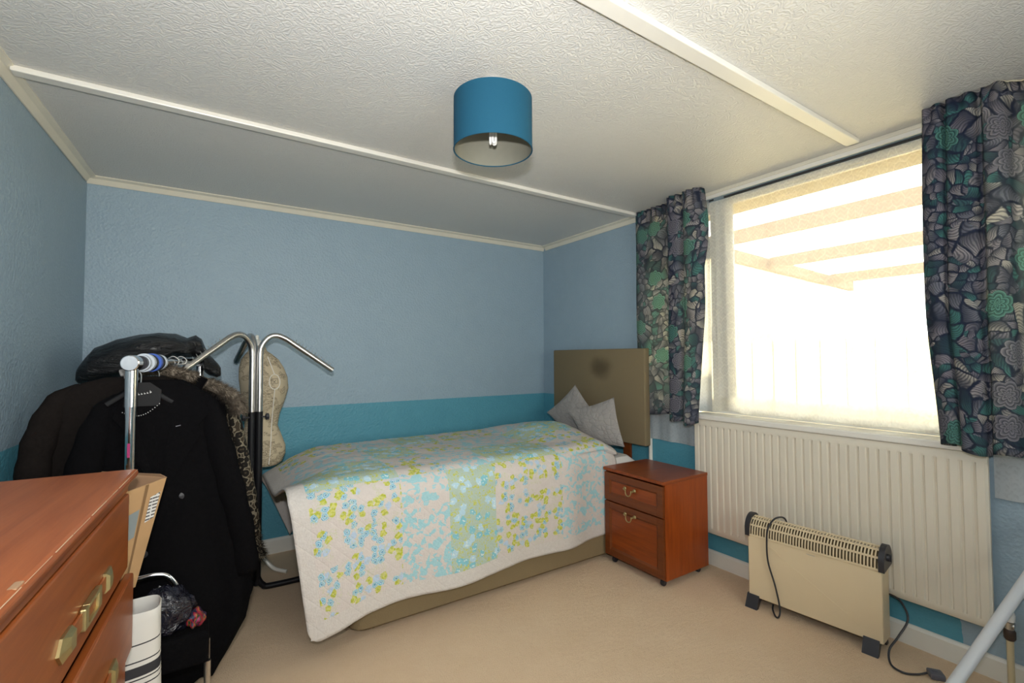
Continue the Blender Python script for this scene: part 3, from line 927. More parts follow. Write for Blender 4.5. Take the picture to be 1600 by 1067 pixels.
def handle_swan(parent, y, z):
    b = NB()
    w_ = 0.038
    for s in (-1, 1):
        lathe(b, [(0.0, 0.0), (0.010, 0.0), (0.011, 0.004), (0.006, 0.008), (0.005, 0.016), (0.0, 0.017)], 12, (nx0, y+s*w_, z), Matrix.Rotation(-PI/2, 3, 'Y'), True)
    pts = smooth_path([(nx0-0.012, y-w_, z), (nx0-0.016, y-w_+0.007, z-0.006), (nx0-0.016, y-w_+0.016, z-0.004), (nx0-0.017, y-w_+0.016, z-0.018), (nx0-0.018, y-w_+0.024, z-0.032), (nx0-0.018, y, z-0.037),
                       (nx0-0.018, y+w_-0.024, z-0.032), (nx0-0.017, y+w_-0.016, z-0.018), (nx0-0.016, y+w_-0.016, z-0.004), (nx0-0.016, y+w_-0.007, z-0.006), (nx0-0.012, y+w_, z)], 5)
    tube(b, pts, 0.0035, 8)
    return obj('handle', b, M['brass'], parent, True, world=True)
def framed_front(name, z0, z1, hz):
    y0, y1 = ny0+0.004, ny1-0.004
    b = NB(); fr = 0.042
    bx(b, (nx0, y0, z0), (nx0+0.018, y0+fr, z1), 0.002); bx(b, (nx0, y1-fr, z0), (nx0+0.018, y1, z1), 0.002)
    bx(b, (nx0, y0+fr, z0), (nx0+0.018, y1-fr, z0+fr), 0.002); bx(b, (nx0, y0+fr, z1-fr), (nx0+0.018, y1-fr, z1), 0.002)
    f = obj(name, b, M['sapele_dark'], ns, False, world=True)
    # bevelled inner moulding and panel
    b = NB()
    a, c = (y0+fr-0.002, z0+fr-0.002), (y1-fr+0.002, z1-fr+0.002)
    m = 0.014
    rings = [[Vector((nx0+0.001, yy, zz)) for yy, zz in ((a[0], a[1]), (c[0], a[1]), (c[0], c[1]), (a[0], c[1]))],
             [Vector((nx0+0.010, yy, zz)) for yy, zz in ((a[0]+m, a[1]+m), (c[0]-m, a[1]+m), (c[0]-m, c[1]-m), (a[0]+m, c[1]-m))]]
    loft(b, rings, False)
    obj('moulding', b, M['sapele_dark'], f, False, world=True)
    b = NB(); bx(b, (nx0+0.009, a[0]+m-0.001, a[1]+m-0.001), (nx0+0.016, c[0]-m+0.001, c[1]-m+0.001))
    obj('panel', b, M['sapele_y'], f, False, world=True)
    handle_swan(f, (y0+y1)/2+0.015, hz)
framed_front('drawer', 0.402, 0.578, 0.508)
framed_front('door', 0.055, 0.394, 0.352)
for x in (nx0+0.045, nx1-0.045):
    for y in (ny0+0.045, ny1-0.045):
        b = NB(); lathe(b, [(0.005, -0.01), (0.017, -0.01), (0.019, -0.005), (0.019, 0.005), (0.017, 0.01), (0.005, 0.01)], 14, (x, y, 0.019), Matrix.Rotation(PI/2, 3, 'X')); bx(b, (x-0.009, y-0.013, 0.02), (x+0.009, y+0.013, 0.046))
        obj('caster', b, M['black_plastic'], ns, True, world=True)

# ---- radiator
rad = thing('radiator', 'long cream ribbed panel radiator under the window', 'radiator', (2.67, 1.225, 0.2))
b = NB()
ry0, ry1, rz0, rz1, rx = 0.548, 1.905, 0.222, 0.919, 2.645
nf = 33
pitch_ = (ry1-ry0)/nf
prof = [(ry0, rx+0.02), (ry0, rx+0.010)]
for i in range(nf):
    y = ry0+i*pitch_
    prof += [(y+0.07*pitch_, rx+0.0085), (y+0.20*pitch_, rx), (y+0.80*pitch_, rx), (y+0.93*pitch_, rx+0.0085)]
prof += [(ry1, rx+0.010), (ry1, rx+0.02)]
zz = [(rz0, 1), (rz0+0.02, 1), (rz0+0.034, 1), (rz0+0.05, 0), (rz1-0.05, 0), (rz1-0.036, 1), (rz1-0.02, 1), (rz1, 1)]
rows = []
for k, (z, flat) in enumerate(zz):
    row = []
    for i, (y, x) in enumerate(prof):
        xx = x
        if flat and 0 < i < len(prof)-1:
            xx = rx+0.002 if k in (1, 2, 5, 6) else rx+0.012
        row.append(b.verts.new((xx, y, z)))
    rows.append(row)
for k in range(len(rows)-1):
    for i in range(len(prof)-1):
        b.faces.new((rows[k][i], rows[k][i+1], rows[k+1][i+1], rows[k+1][i]))
obj('ribbed_panel', b, M['radiator'], rad, True, world=True, angle=30)
b = NB(); bx(b, (rx+0.014, ry0, rz0), (rx+0.03, ry1, rz1), 0.003); obj('back_panel', b, M['radiator'], rad, False, world=True)
for y in (0.8, 1.65):
    b = NB(); bx(b, (rx+0.03, y-0.015, 0.3), (2.725, y+0.015, 0.85)); obj('bracket', b, M['radiator'], rad, False, world=True)
b = NB(); tube(b, [(2.66, 0.55, 0.262), (2.66, 0.49, 0.262)], 0.011, 12); lathe(b, [(0.014, 0.0), (0.014, 0.03)], 12, (2.66, 0.505, 0.245)); obj('valve', b, M['dull_chrome'], rad, True, world=True)
b = NB(); lathe(b, [(0.010, 0), (0.017, 0.004), (0.019, 0.03), (0.014, 0.042), (0.0, 0.044)], 14, (2.66, 0.505, 0.275)); obj('valve_knob', b, M['white_plastic'], rad, True, world=True)
b = NB(); lathe(b, [(0.013, 0.0), (0.018, 0.008), (0.018, 0.035), (0.013, 0.045)], 14, (2.66, 0.505, 0.205)); obj('valve_nut', b, M['valve_cap'], rad, True, world=True)
b = NB(); tube(b, [(2.66, 0.505, 0.21), (2.66, 0.505, 0.0)], 0.011, 12); obj('pipe', b, M['pipe'], rad, True, world=True)

b = NB(); tube(b, [(2.716, 2.315, 0.092), (2.716, 2.315, 0.80)], 0.0135, 10)
tag(obj('wall_conduit', b, M['white_trim']), 'thin white vertical conduit on the turquoise wall beside the headboard', 'conduit')

# ---- convector heater
HL, HD = 0.60, 0.115
ang = math.atan2(-0.57, 0.062)                      # direction of the heater's long side (towards the camera end)
ht = thing('convector_heater', 'cream convector heater with black end caps standing before the radiator', 'heater', (2.452, 1.455, 0), ang)
# local: x along the length, y = +depth (towards the wall), z up
b = NB()
bx(b, (0.012, 0.0, 0.05), (HL-0.012, 0.012, 0.372), 0.004); bx(b, (0.012, HD-0.01, 0.05), (HL-0.012, HD, 0.40), 0.003)
bx(b, (0.012, 0.012, 0.05), (0.02, HD-0.01, 0.372)); bx(b, (HL-0.02, 0.012, 0.05), (HL-0.012, HD-0.01, 0.372))
prism(b, [(0.10, -0.0015, 0.345), (0.50, -0.0015, 0.105), (0.50, -0.0015, 0.098), (0.10, -0.0015, 0.338)], (0, 0.003, 0))
body = obj('body', b, M['heater'], ht, False)
# curved grille: lattice following an arc from the front to the back
def garc(t_):
    a = PI*(1.0-t_*0.86)
    return Vector((0, 0.058+0.060*math.cos(a), 0.372+0.085*math.sin(a)**0.85 if math.sin(a) > 0 else 0.372))
b = NB()
N = 18
nsl = 42
for i in range(nsl+1):
    x = 0.022+(HL-0.044)*i/nsl
    rings = []
    for k in range(N+1):
        p = garc(k/N); q = garc(min(1, k/N+0.01)); 
        rings.append([Vector((x-0.0028, p.y, p.z)), Vector((x+0.0028, p.y, p.z)), Vector((x+0.0028, p.y+0.003*(0.058-p.y)/0.060, p.z-0.003)), Vector((x-0.0028, p.y+0.003*(0.058-p.y)/0.060, p.z-0.003))])
    loft(b, rings)
for t_ in (0.0, 0.21, 0.42, 0.63, 1.0):
    p = garc(t_)
    box(b, (HL/2, p.y, p.z), (HL-0.044, 0.009, 0.008), 0.001)
gr = obj('grille', b, M['heater'], ht, False)
gr['kind'] = 'stuff'
b = NB()
hood = []  # sections of the added dark backing that shades the grille slots
for x in (0.023, HL-0.023):
    hood.append([Vector((x, 0.058+0.047*math.cos(PI*(1-k/16)), 0.368+0.068*math.sin(PI*(1-k/16)))) for k in range(17)])
loft(b, hood, False)
obj('slot_shade_backing', b, M['hood'], ht)  # dark backing sheet added so the grille slots read as shaded
b = NB(); bx(b, (0.022, 0.014, 0.36), (HL-0.022, HD-0.012, 0.385)); obj('inner_tray', b, M['dark_in'], ht, False)
b = NB()
for k in range(3):
    tube(b, [(0.03, 0.035+0.015*k, 0.40), (HL-0.03, 0.035+0.015*k, 0.40)], 0.003, 6)
obj('heating_element', b, M['dark_in'], ht)
for x0, x1 in ((0.0, 0.022), (HL-0.022, HL)):
    pts = [(x0, -0.008, 0.365)] + [(x0, 0.058+0.070*math.cos(PI*(1-k/14)), 0.385+0.088*math.sin(PI*(1-k/14))**0.8) for k in range(1, 14)] + [(x0, HD+0.008, 0.375)]
    b = NB(); prism(b, pts, (x1-x0, 0, 0))
    cap = obj('end_cap', b, M['black_plastic'], ht, True, angle=50)
    if x0 > 0.3:
        b = NB(); lathe(b, [(0.0, 0), (0.016, 0), (0.015, 0.010), (0.0, 0.011)], 18, (HL, 0.05, 0.42), Matrix.Rotation(PI/2, 3, 'Y')); bx(b, (HL+0.008, 0.047, 0.406), (HL+0.015, 0.053, 0.434), 0.001)
        obj('dial', b, M['black_plastic'], cap, True)
for x in (0.035, HL-0.055):
    b = NB()
    prism(b, [(x-0.03, -0.035, 0.0), (x-0.03, -0.012, 0.0), (x-0.03, 0.02, 0.035), (x-0.03, HD-0.02, 0.035), (x-0.03, HD+0.0, 0.0), (x-0.03, HD+0.025, 0.0), (x-0.03, HD+0.005, 0.052), (x-0.03, -0.003, 0.062)], (0.06, 0, 0))
    obj('foot', b, M['black_plastic'], ht, False)
b = NB(); box(b, (HL/2+0.01, -0.0006, 0.352), (0.036, 0.001, 0.003)); obj('name_strip', b, M['dull_chrome'], ht, False)
# cable: over the grille, down the front, underneath, out behind, across to the plug
b = NB()
tube(b, smooth_path([(0.175, 0.108, 0.40), (0.165, 0.085, 0.472), (0.135, 0.040, 0.474), (0.118, -0.006, 0.43), (0.114, -0.016, 0.36), (0.118, -0.014, 0.26), (0.150, -0.014, 0.15), (0.172, -0.020, 0.05), (0.172, -0.035, 0.012),
                     (0.155, -0.030, 0.006), (0.13, 0.0, 0.02), (0.12, 0.03, 0.03)], 8), 0.0042, 8)
obj('cable', b, M['black_plastic'], ht)
b = NB()
tube(b, smooth_path([(HL-0.06, 0.112, 0.22), (HL-0.01, 0.115, 0.235), (HL+0.035, 0.10, 0.22), (HL+0.06, 0.075, 0.165), (HL+0.035, 0.02, 0.10), (HL+0.012, -0.02, 0.05), (HL+0.025, -0.06, 0.012), (HL+0.07, -0.075, 0.006), (HL+0.11, -0.045, 0.007), (HL+0.135, -0.02, 0.015)], 8), 0.0042, 8)
obj('cable', b, M['black_plastic'], ht)
b = NB(); box(b, (HL+0.160, -0.002, 0.013), (0.05, 0.05, 0.024), 0.006, Matrix.Rotation(0.5, 4, 'Z')); box(b, (HL+0.157, -0.003, 0.026), (0.016, 0.010, 0.004), 0.001, Matrix.Rotation(0.5, 4, 'Z'))
obj('plug', b, M['grey_plastic'], ht, True)

# ---- ceiling pendant
LX, LY = 0.925, 1.535
lamp = thing('pendant_lamp', 'turquoise drum lampshade hanging close under the ceiling', 'lamp', (LX, LY, 2.07))
b = NB(); lathe(b, [(0.0, ZC), (0.045, ZC), (0.043, ZC-0.012), (0.02, ZC-0.022), (0.012, ZC-0.03), (0, ZC-0.03)], 24, (LX, LY, 0)); obj('ceiling_rose', b, M['white_plastic'], lamp, world=True)
b = NB(); tube(b, [(LX, LY, ZC-0.02), (LX, LY, 2.29)], 0.004, 8); obj('flex', b, M['white_plastic'], lamp, world=True)
zt, zb, RS = 2.315, 2.115, 0.151
b = NB(); lathe(b, [(RS, zb), (RS, zt), (RS-0.0025, zt), (RS-0.0025, zb), (RS, zb)], 64, (LX, LY, 0), None, False); obj('shade', b, M['shade'], lamp, world=True)
b = NB(); lathe(b, [(RS-0.003, zb+0.002), (RS-0.003, zt-0.002), (RS-0.0036, zt-0.002), (RS-0.0036, zb+0.002), (RS-0.003, zb+0.002)], 64, (LX, LY, 0), None, False); obj('shade_lining', b, M['shade_in'], lamp, world=True)
b = NB(); tube(b, [(LX+RS*math.cos(a), LY+RS*math.sin(a), zb+0.001) for a in [2*PI*k/64 for k in range(65)]], 0.0022, 6, False); obj('shade_rim', b, M['shade'], lamp, world=True)
b = NB()
for k in range(3):
    a = 2*PI*k/3
    tube(b, [(LX+0.02*math.cos(a), LY+0.02*math.sin(a), 2.285), (LX+(RS-0.004)*math.cos(a), LY+(RS-0.004)*math.sin(a), zt-0.008)], 0.002, 6)
lathe(b, [(0.016, 2.282), (0.022, 2.282), (0.022, 2.288), (0.016, 2.288)], 20, (LX, LY, 0), None, False)
obj('shade_spider', b, M['white_plastic'], lamp, world=True)
b = NB(); lathe(b, [(0.0, 2.30), (0.013, 2.30), (0.017, 2.28), (0.017, 2.235), (0.014, 2.23), (0, 2.23)], 20, (LX, LY, 0)); obj('lamp_holder', b, M['white_plastic'], lamp, world=True)
b = NB()
lathe(b, [(0.0, 2.235), (0.016, 2.235), (0.018, 2.215), (0.015, 2.20), (0, 2.20)], 18, (LX, LY, 0))
for k in range(3):
    a = 2*PI*k/3+0.4
    c_, s_ = math.cos(a), math.sin(a)
    px, py = -s_*0.006, c_*0.006
    cx, cy = LX+0.010*c_, LY+0.010*s_
    tube(b, smooth_path([(cx+px, cy+py, 2.20), (cx+px, cy+py, 2.152), (cx, cy, 2.144), (cx-px, cy-py, 2.152), (cx-px, cy-py, 2.20)], 5), 0.0048, 8)
obj('bulb', b, M['bulb'], lamp, world=True)

# ---- curtains
def cloth_from_plan(path, ztop, zbot, nz, gather=0.011, npl=20, edge=None, sub=7, flare=0.0):
    P = smooth_path([(p[0], p[1], 0) for p in path], sub)
    L = [0.0]
    for i in range(1, len(P)):
        L.append(L[-1]+(P[i]-P[i-1]).length)
    cy = sum(p.y for p in P)/len(P)
    n = len(P)-1
    def fn(s, t_):
        i = min(n, int(round(s*n)))
        p = P[i]
        z = ztop+(zbot(s)-ztop)*t_
        top = 1-sst(0.0, 0.09, t_)
        nrm = Vector((1, 0, 0))
        x, y = p.x, p.y
        x += top*gather*math.sin(2*PI*npl*L[i]/L[-1])
        x -= 0.016*(1-sst(0.0, 0.25, t_))*(x-2.6)
        x += 0.006*noise.noise(Vector((L[i]*6, z*3, 1.7)))*(0.3+t_)
        y += 0.010*noise.noise(Vector((L[i]*5, z*2.2, 5.1)))*t_
        if edge:
            y += edge(s, t_)
        y += flare*(y-cy)*t_
        return Vector((x, y, z))
    def uvf(s, t_):
        i = min(n, int(round(s*n)))
        return (L[i], (ztop-zbot(s))*(1-t_))
    b = NB()
    grid(b, n, nz, fn, uvf)
    return b
left_path = [(2.655, 2.372), (2.640, 2.33), (2.648, 2.27), (2.640, 2.20), (2.648, 2.12), (2.640, 2.02), (2.632, 1.965), (2.605, 1.950), (2.592, 1.985), (2.578, 2.018), (2.556, 2.010), (2.552, 1.97), (2.562, 1.935),
             (2.588, 1.918), (2.590, 1.908), (2.560, 1.893), (2.543, 1.86), (2.548, 1.815), (2.565, 1.785), (2.60, 1.775), (2.63, 1.80)]
b = cloth_from_plan(left_path, 2.372, lambda s: 0.925-0.03*sst(0.42, 0.55, s)-0.012*math.sin(s*18), 60, edge=lambda s, t_: (sst(0.5, 1, s)*(0.055*sst(0.45, 1.0, t_)-0.035*math.sin(PI*min(1, t_*3.0))*sst(0.75, 1, s))))
o = obj('floral_curtain', b, M['curtain'], None, True, angle=180); solid(o, 0.0015)
tag(o, 'dark teal floral print curtain drawn back beside the headboard', 'curtain', 'floral print curtains')
right_path = [(2.648, 0.46), (2.652, 0.55), (2.645, 0.64), (2.625, 0.690), (2.598, 0.70), (2.572, 0.685), (2.556, 0.655), (2.566, 0.632), (2.580, 0.622), (2.556, 0.610), (2.548, 0.575), (2.552, 0.540), (2.576, 0.522), (2.578, 0.512), (2.550, 0.500), (2.545, 0.470),
              (2.560, 0.445), (2.60, 0.43), (2.61, 0.40), (2.595, 0.36), (2.60, 0.31), (2.59, 0.26), (2.60, 0.20), (2.585, 0.15), (2.60, 0.08), (2.586, 0.01), (2.60, -0.06), (2.588, -0.11)]
b = cloth_from_plan(right_path, 2.374, lambda s: 0.95-0.02*sst(0.2, 0.5, s)-0.010*math.sin(s*20), 60, edge=lambda s, t_: (1-sst(0.1, 0.6, s))*(0.015*math.sin(PI*t_)-0.022*sst(0.6, 1, t_)))
o = obj('floral_curtain', b, M['curtain'], None, True, angle=180); solid(o, 0.0015)
tag(o, 'dark teal floral print curtain at the frame edge, above the bare radiator end', 'curtain', 'floral print curtains')

def net(name, x, y0, y1, ztop, zbot, amp, freq, label, mat, ph=0.0, nz=40):
    n = int(abs(y1-y0)/0.012)
    def fn(s, t_):
        y = y0+(y1-y0)*s
        zb_ = zbot(y)
        z = ztop+(zb_-ztop)*t_
        a = amp*(0.45+0.55*t_)
        xx = x + a*math.sin(freq*y+ph+0.6*math.sin(3*y)) + 0.35*a*math.sin(freq*2.3*y+1+ph) + 0.004*noise.noise(Vector((y*8, z*2.5, x)))
        return Vector((xx, y, z))
    b = NB()
    grid(b, n, nz, fn, lambda s, t_: ((y0+(y1-y0)*s)*1.25, (1-t_)*(ztop-zbot(y0+(y1-y0)*s))))
    o = obj(name, b, M[mat], None, True, angle=180)
    return tag(o, label, 'net curtain', 'white net curtains')
net('net_curtain', 2.760, 0.545, 1.86, 2.322, lambda y: 0.972+0.006*math.sin(y*23), 0.010, 26, 'wide sheer white lace net across the big window pane', 'net')
net('net_curtain', 2.712, 1.808, 2.375, 2.324, lambda y: 0.735-0.01*(2.4-y) if y > 1.935 else 0.966, 0.007, 34, 'white lace net over the narrow casement, hanging lower behind the curtain', 'net_side', 1.0)
net('net_curtain', 2.700, -0.04, 0.54, 2.324, lambda y: 0.742, 0.008, 30, 'white lace net hanging below the curtain past the radiator end', 'net_side', 2.0)

# ---- chest of drawers
DA = math.radians(4.0)
dr = thing('chest_of_drawers', 'worn orange teak chest of drawers with brass strap handles', 'dresser', (-0.163, 1.752, 0), -PI/2 - DA)
# local axes: +x runs along the front towards the camera, +y out of the front?  front plane at y = 0, body extends to y < 0 (towards the wall)
DLn, DDp, DH = 1.02, 0.385, 1.0
b = NB(); bx(b, (-0.012, -DDp, DH-0.022), (DLn+0.012, 0.012, DH), 0.009); dtop = obj('top', b, M['teak_top'], dr, False)
b = NB(); box(b, (0.80, 0.002, DH-0.004), (0.03, 0.012, 0.0086), 0.002); obj('chipped_edge', b, M['card_in'], dtop, False)
rnd = random.Random(4)
b = NB()
x = 0.0
while x < 0.95:
    L_ = rnd.uniform(0.03, 0.12)
    tube(b, [(x, 0.0105, DH-0.0018), (x+L_, 0.0105, DH-0.0018)], rnd.uniform(0.0005, 0.0011), 6)
    x += L_+rnd.uniform(0.0, 0.02)
obj('worn_edge', b, M['wear'], dtop, False)
b = NB(); prism(b, [(0, 0.006, DH-0.022), (0, -0.004, DH-0.034), (0, -0.010, DH-0.05), (0, -0.010, DH-0.06), (0, -0.04, DH-0.06), (0, -0.04, DH-0.022)], (DLn, 0, 0)); obj('moulding', b, M['teak_x'], dr, False)
b = NB()
bx(b, (0.0, -DDp+0.006, 0.03), (0.018, -0.02, DH-0.022)); bx(b, (DLn-0.018, -DDp+0.006, 0.03), (DLn, -0.02, DH-0.022)); bx(b, (0.018, -DDp+0.006, 0.03), (DLn-0.018, -DDp+0.014, DH-0.022)); bx(b, (0.018, -DDp+0.014, 0.03), (DLn-0.018, -0.03, 0.05))
for z in (0.71, 0.48, 0.26):
    bx(b, (0.018, -DDp+0.014, z-0.008), (DLn-0.018, -0.03, z+0.004))
obj('carcass', b, M['teak_y'], dr, False)
b = NB(); bx(b, (0.03, -DDp+0.03, 0.0), (DLn-0.03, -0.05, 0.03)); obj('plinth', b, M['black_plastic'], dr, False)
def strap_handle(parent, xc, zc, y):
    h = obj('handle', box(NB(), (xc, y+0.003, zc), (0.27, 0.006, 0.034), 0.002), M['teak_x'], parent, False)
    for s in (-1, 1):
        b = NB()
        xs = xc+s*0.122
        base = [(xs, zc-0.023), (xs+s*0.052, zc-0.023), (xs+s*0.072, zc), (xs+s*0.052, zc+0.023), (xs, zc+0.023)]
        top = [(xs+s*0.004, zc-0.016), (xs+s*0.030, zc-0.014), (xs+s*0.036, zc), (xs+s*0.030, zc+0.014), (xs+s*0.004, zc+0.016)]
        loft(b, [[Vector((p[0], y, p[1])) for p in base], [Vector((p[0], y+0.005, p[1])) for p in base], [Vector((p[0], y+0.013, p[1])) for p in top]])
        obj('end_plate', b, M['brass'], h, False)
    b = NB()
    x0, x1, z0, z1 = xc-0.062, xc+0.062, zc-0.023, zc+0.023
    bx(b, (x0, y, z0), (x0+0.024, y+0.012, z1), 0.003); bx(b, (x1-0.024, y, z0), (x1, y+0.012, z1), 0.003)
    bx(b, (x0+0.024, y, z0), (x1-0.024, y+0.012, z0+0.008), 0.001); bx(b, (x0+0.024, y, z1-0.008), (x1-0.024, y+0.012, z1), 0.001)
    obj('pull_plate', b, M['brass'], h, False)
    b = NB(); bx(b, (x0+0.024, y+0.003, z0+0.008), (x1-0.024, y+0.0045, z1-0.008)); obj('pull_recess', b, M['brass_dark'], h, False)
for z0, z1, y in ((0.722, 0.935, -0.006), (0.495, 0.708, 0.008), (0.272, 0.480, -0.006), (0.055, 0.255, -0.006)):
    b = NB(); bx(b, (0.004, y-0.022, z0), (DLn-0.004, y, z1), 0.005); bx(b, (0.03, -DDp+0.05, z0+0.01), (DLn-0.03, y-0.02, z0+0.1))
    d = obj('drawer', b, M['teak_x'], dr, False)
    strap_handle(d, 0.40, (z0+z1)/2-0.040, y)

# ---- garment rail with coats
RX, RZ, RY0, RY1 = -0.2146, 1.304, 2.20, 3.15
def rail_x(y): return RX + 0.215*(y-RY0)              # the rail stands turned a little off the wall
rl = thing('garment_rail', 'chrome garment rail hung with dark coats beside the chest of drawers', 'clothes rail', (RX, (RY0+RY1)/2, 0))
RROT = Matrix.Rotation(-math.atan(0.215), 3, 'Z') @ Matrix.Rotation(PI/2, 3, 'X')
for y in (RY0, RY1):
    b = NB(); tube(b, [(rail_x(y), y, 0.045), (rail_x(y), y, 0.86)], 0.0195, 16); tube(b, [(rail_x(y), y, 0.86), (rail_x(y), y, 1.10), (rail_x(y), y, 1.145)], [0.0165, 0.0165, 0.0185], 16); tube(b, [(rail_x(y), y, 1.145), (rail_x(y), y, RZ-0.005)], 0.0195, 16)
    obj('post', b, M['chrome'], rl, world=True)
    b = NB(); tube(b, [(rail_x(y)-0.24, y+0.05, 0.03), (rail_x(y)+0.12, y-0.026, 0.03)], 0.016, 12); obj('foot', b, M['black_metal'], rl, world=True)
b = NB(); tube(b, [(rail_x(RY0-0.02), RY0-0.02, RZ), (rail_x(RY1+0.02), RY1+0.02, RZ)], 0.0155, 14); obj('hanging_bar', b, M['chrome'], rl, world=True)
for y, s in ((RY0, -1), (RY1, 1)):
    b = NB(); lathe(b, [(0.0, -0.024), (0.026, -0.024), (0.029, -0.020), (0.029, 0.020), (0.026, 0.024), (0, 0.024)], 24, (rail_x(y), y, RZ), RROT); obj('joint_cap', b, M['chrome'], rl, world=True)
for y, r_, m_ in ((2.275, 0.027, 'black_plastic'), (2.295, 0.031, 'grey_ring'), (2.325, 0.036, 'grey_ring'), (2.36, 0.034, 'black_plastic'), (2.40, 0.037, 'blue_plastic'), (2.44, 0.034, 'black_plastic'), (2.475, 0.033, 'grey_ring')):
    b = NB(); lathe(b, [(0.017, -0.010), (r_, -0.010), (r_, 0.010), (0.017, 0.010), (0.017, -0.010)], 24, (rail_x(y), y, RZ), RROT, False); obj('marker_ring', b, M[m_], rl, world=True)
b = NB(); box(b, (RX-0.002, RY0-0.0198, 0.99), (0.008, 0.002, 0.05)); obj('sticker', b, M['pink'], rl, False, world=True)

def garment_body(b, prof, y, folds=0.012, nf=9, seg=64, seed=0.0):
    """prof: (z, x_left, x_right, half_depth)"""
    rings = []
    for i in range(len(prof)-1):
        for k in range(6):
            f = k/6
            f2 = f
            z, a, c, d = (prof[i][q]*(1-f2)+prof[i+1][q]*f2 for q in range(4))
            rings.append((z, a, c, d))
    rings.append(prof[-1])
    z0, z1 = prof[0][0], prof[-1][0]
    out = []
    for z, a, c, d in rings:
        t_ = (z0-z)/(z0-z1)
        ring = []
        for k in range(seg):
            th = 2*PI*k/seg
            cs, sn = math.cos(th), math.sin(th)
            ex = math.copysign(abs(cs)**0.75, cs)
            ey = math.copysign(abs(sn)**0.75, sn)
            fo = folds*t_*(math.sin(nf*th+seed+1.5*math.sin(z*2.0)) + 0.5*noise.noise(Vector((th*2.5, z*2.5, seed))))
            ring.append(Vector(((a+c)/2+(c-a)/2*ex*(1+fo*0.6), y+(d+fo)*ey, z + 0.012*noise.noise(Vector((th*3, seed, 2.0)))*sst(0.9, 1.0, t_))))
        out.append(ring)
    return loft(b, out)
def sleeve(b, pts, rads, flat=0.75):
    P = smooth_path(pts, 5)
    R = []
    m = len(rads)-1
    for i in range(len(P)):
        f = i/(len(P)-1)*m
        k = min(m-1, int(f))
        R.append((rads[k]*(1-(f-k))+rads[k+1]*(f-k))*(1+0.06*math.sin(i*1.7)))
    return tube(b, P, R, 16, True, flat)

def hanger(y, label, w_=0.19, z=RZ):
    h = thing('coat_hanger', label, 'hanger', (rail_x(y), y, z-0.12), 0, 'coat hangers on the rail')
    b = NB()
    tube(b, smooth_path([(0.017, 0, 0.105), (0.024, 0, 0.128), (0.0, 0, 0.146), (-0.024, 0, 0.125), (-0.012, 0, 0.095), (0.0, 0, 0.075), (0, 0, 0.04)], 5), 0.0022, 8)
    obj('hook', b, M['dull_chrome'], h)
    b = NB()
    P = smooth_path([(-w_, 0, -0.035), (-w_*0.5, 0, 0.0), (0, 0, 0.035), (w_*0.5, 0, 0.0), (w_, 0, -0.035)], 5)
    tube(b, P, 0.010, 8, True, 0.7)
    obj('shoulder_bar', b, M['matte_black'], h)
    return h

# black coat, nearest the camera
CY = 2.335
ct = thing('long_coat', 'long black wool coat with wide lapels hanging nearest on the rail', 'coat', (-0.13, CY, 0.05), 0, 'coats on the rail')
CX = -0.135
b = NB()
garment_body(b, [(1.235, CX-0.075, CX+0.07, 0.028), (1.205, CX-0.11, CX+0.115, 0.040), (1.165, CX-0.165, CX+0.168, 0.048), (1.12, CX-0.19, CX+0.188, 0.052), (1.0, CX-0.195, CX+0.195, 0.055), (0.78, CX-0.19, CX+0.235, 0.058), (0.5, CX-0.21, CX+0.310, 0.062), (0.35, CX-0.215, CX+0.330, 0.065), (0.22, CX-0.20, CX+0.305, 0.062), (0.11, CX-0.16, CX+0.245, 0.058), (0.04, CX-0.06, CX+0.20, 0.05)], CY, 0.016, 8)
cb = obj('coat_body', b, M['black_wool'], ct, True, world=True, angle=180)
b = NB(); sleeve(b, [(CX+0.125, CY, 1.172), (CX+0.155, CY-0.008, 1.12), (CX+0.185, CY-0.02, 1.0), (CX+0.235, CY-0.025, 0.80), (CX+0.282, CY-0.03, 0.60), (CX+0.302, CY-0.03, 0.42)], [0.022, 0.042, 0.056, 0.054, 0.050, 0.050]); obj('sleeve', b, M['black_wool'], ct, True, world=True, angle=180)
b = NB(); sleeve(b, [(CX-0.12, CY, 1.170), (CX-0.165, CY-0.008, 1.12), (CX-0.20, CY-0.02, 1.0), (CX-0.235, CY-0.025, 0.80), (CX-0.24, CY-0.025, 0.60), (CX-0.24, CY-0.03, 0.5)], [0.022, 0.042, 0.055, 0.056, 0.054, 0.056]); obj('sleeve', b, M['black_wool'], ct, True, world=True, angle=180)
for s in (-1, 1):
    b = NB()
    yy = CY-0.058
    x_ = CX+0.01
    prism(b, [(x_+s*0.050, yy+0.025, 1.225), (x_+s*0.115, yy+0.02, 1.195), (x_+s*0.150, yy-0.004, 1.10), (x_+s*0.115, yy-0.006, 1.055), (x_+s*0.125, yy-0.006, 1.02), (x_+s*0.006, yy-0.006, 0.80), (x_+s*0.012, yy-0.002, 0.98)], (0, -0.006, 0))
    obj('lapel', b, M['black_wool'], ct, False, world=True)
for z in (0.78, 0.68, 0.58):
    for s in (-0.05, 0.06):
        b = NB(); lathe(b, [(0.0, 0), (0.013, 0), (0.014, 0.004), (0.0, 0.006)], 14, (CX+0.01+s, CY-0.056, z), Matrix.Rotation(PI/2, 3, 'X')); obj('button', b, M['black_plastic'], ct, True, world=True)
b = NB(); box(b, (CX+0.06, CY-0.068, 1.057), (0.016, 0.001, 0.003), 0, Matrix.Rotation(-0.2, 4, 'Y')); obj('stitched_mark', b, M['grey_plastic'], ct, False, world=True)
h1 = hanger(CY-0.045, 'black plastic hanger with white lettering and a chain loop, in the nearest black coat', 0.10)
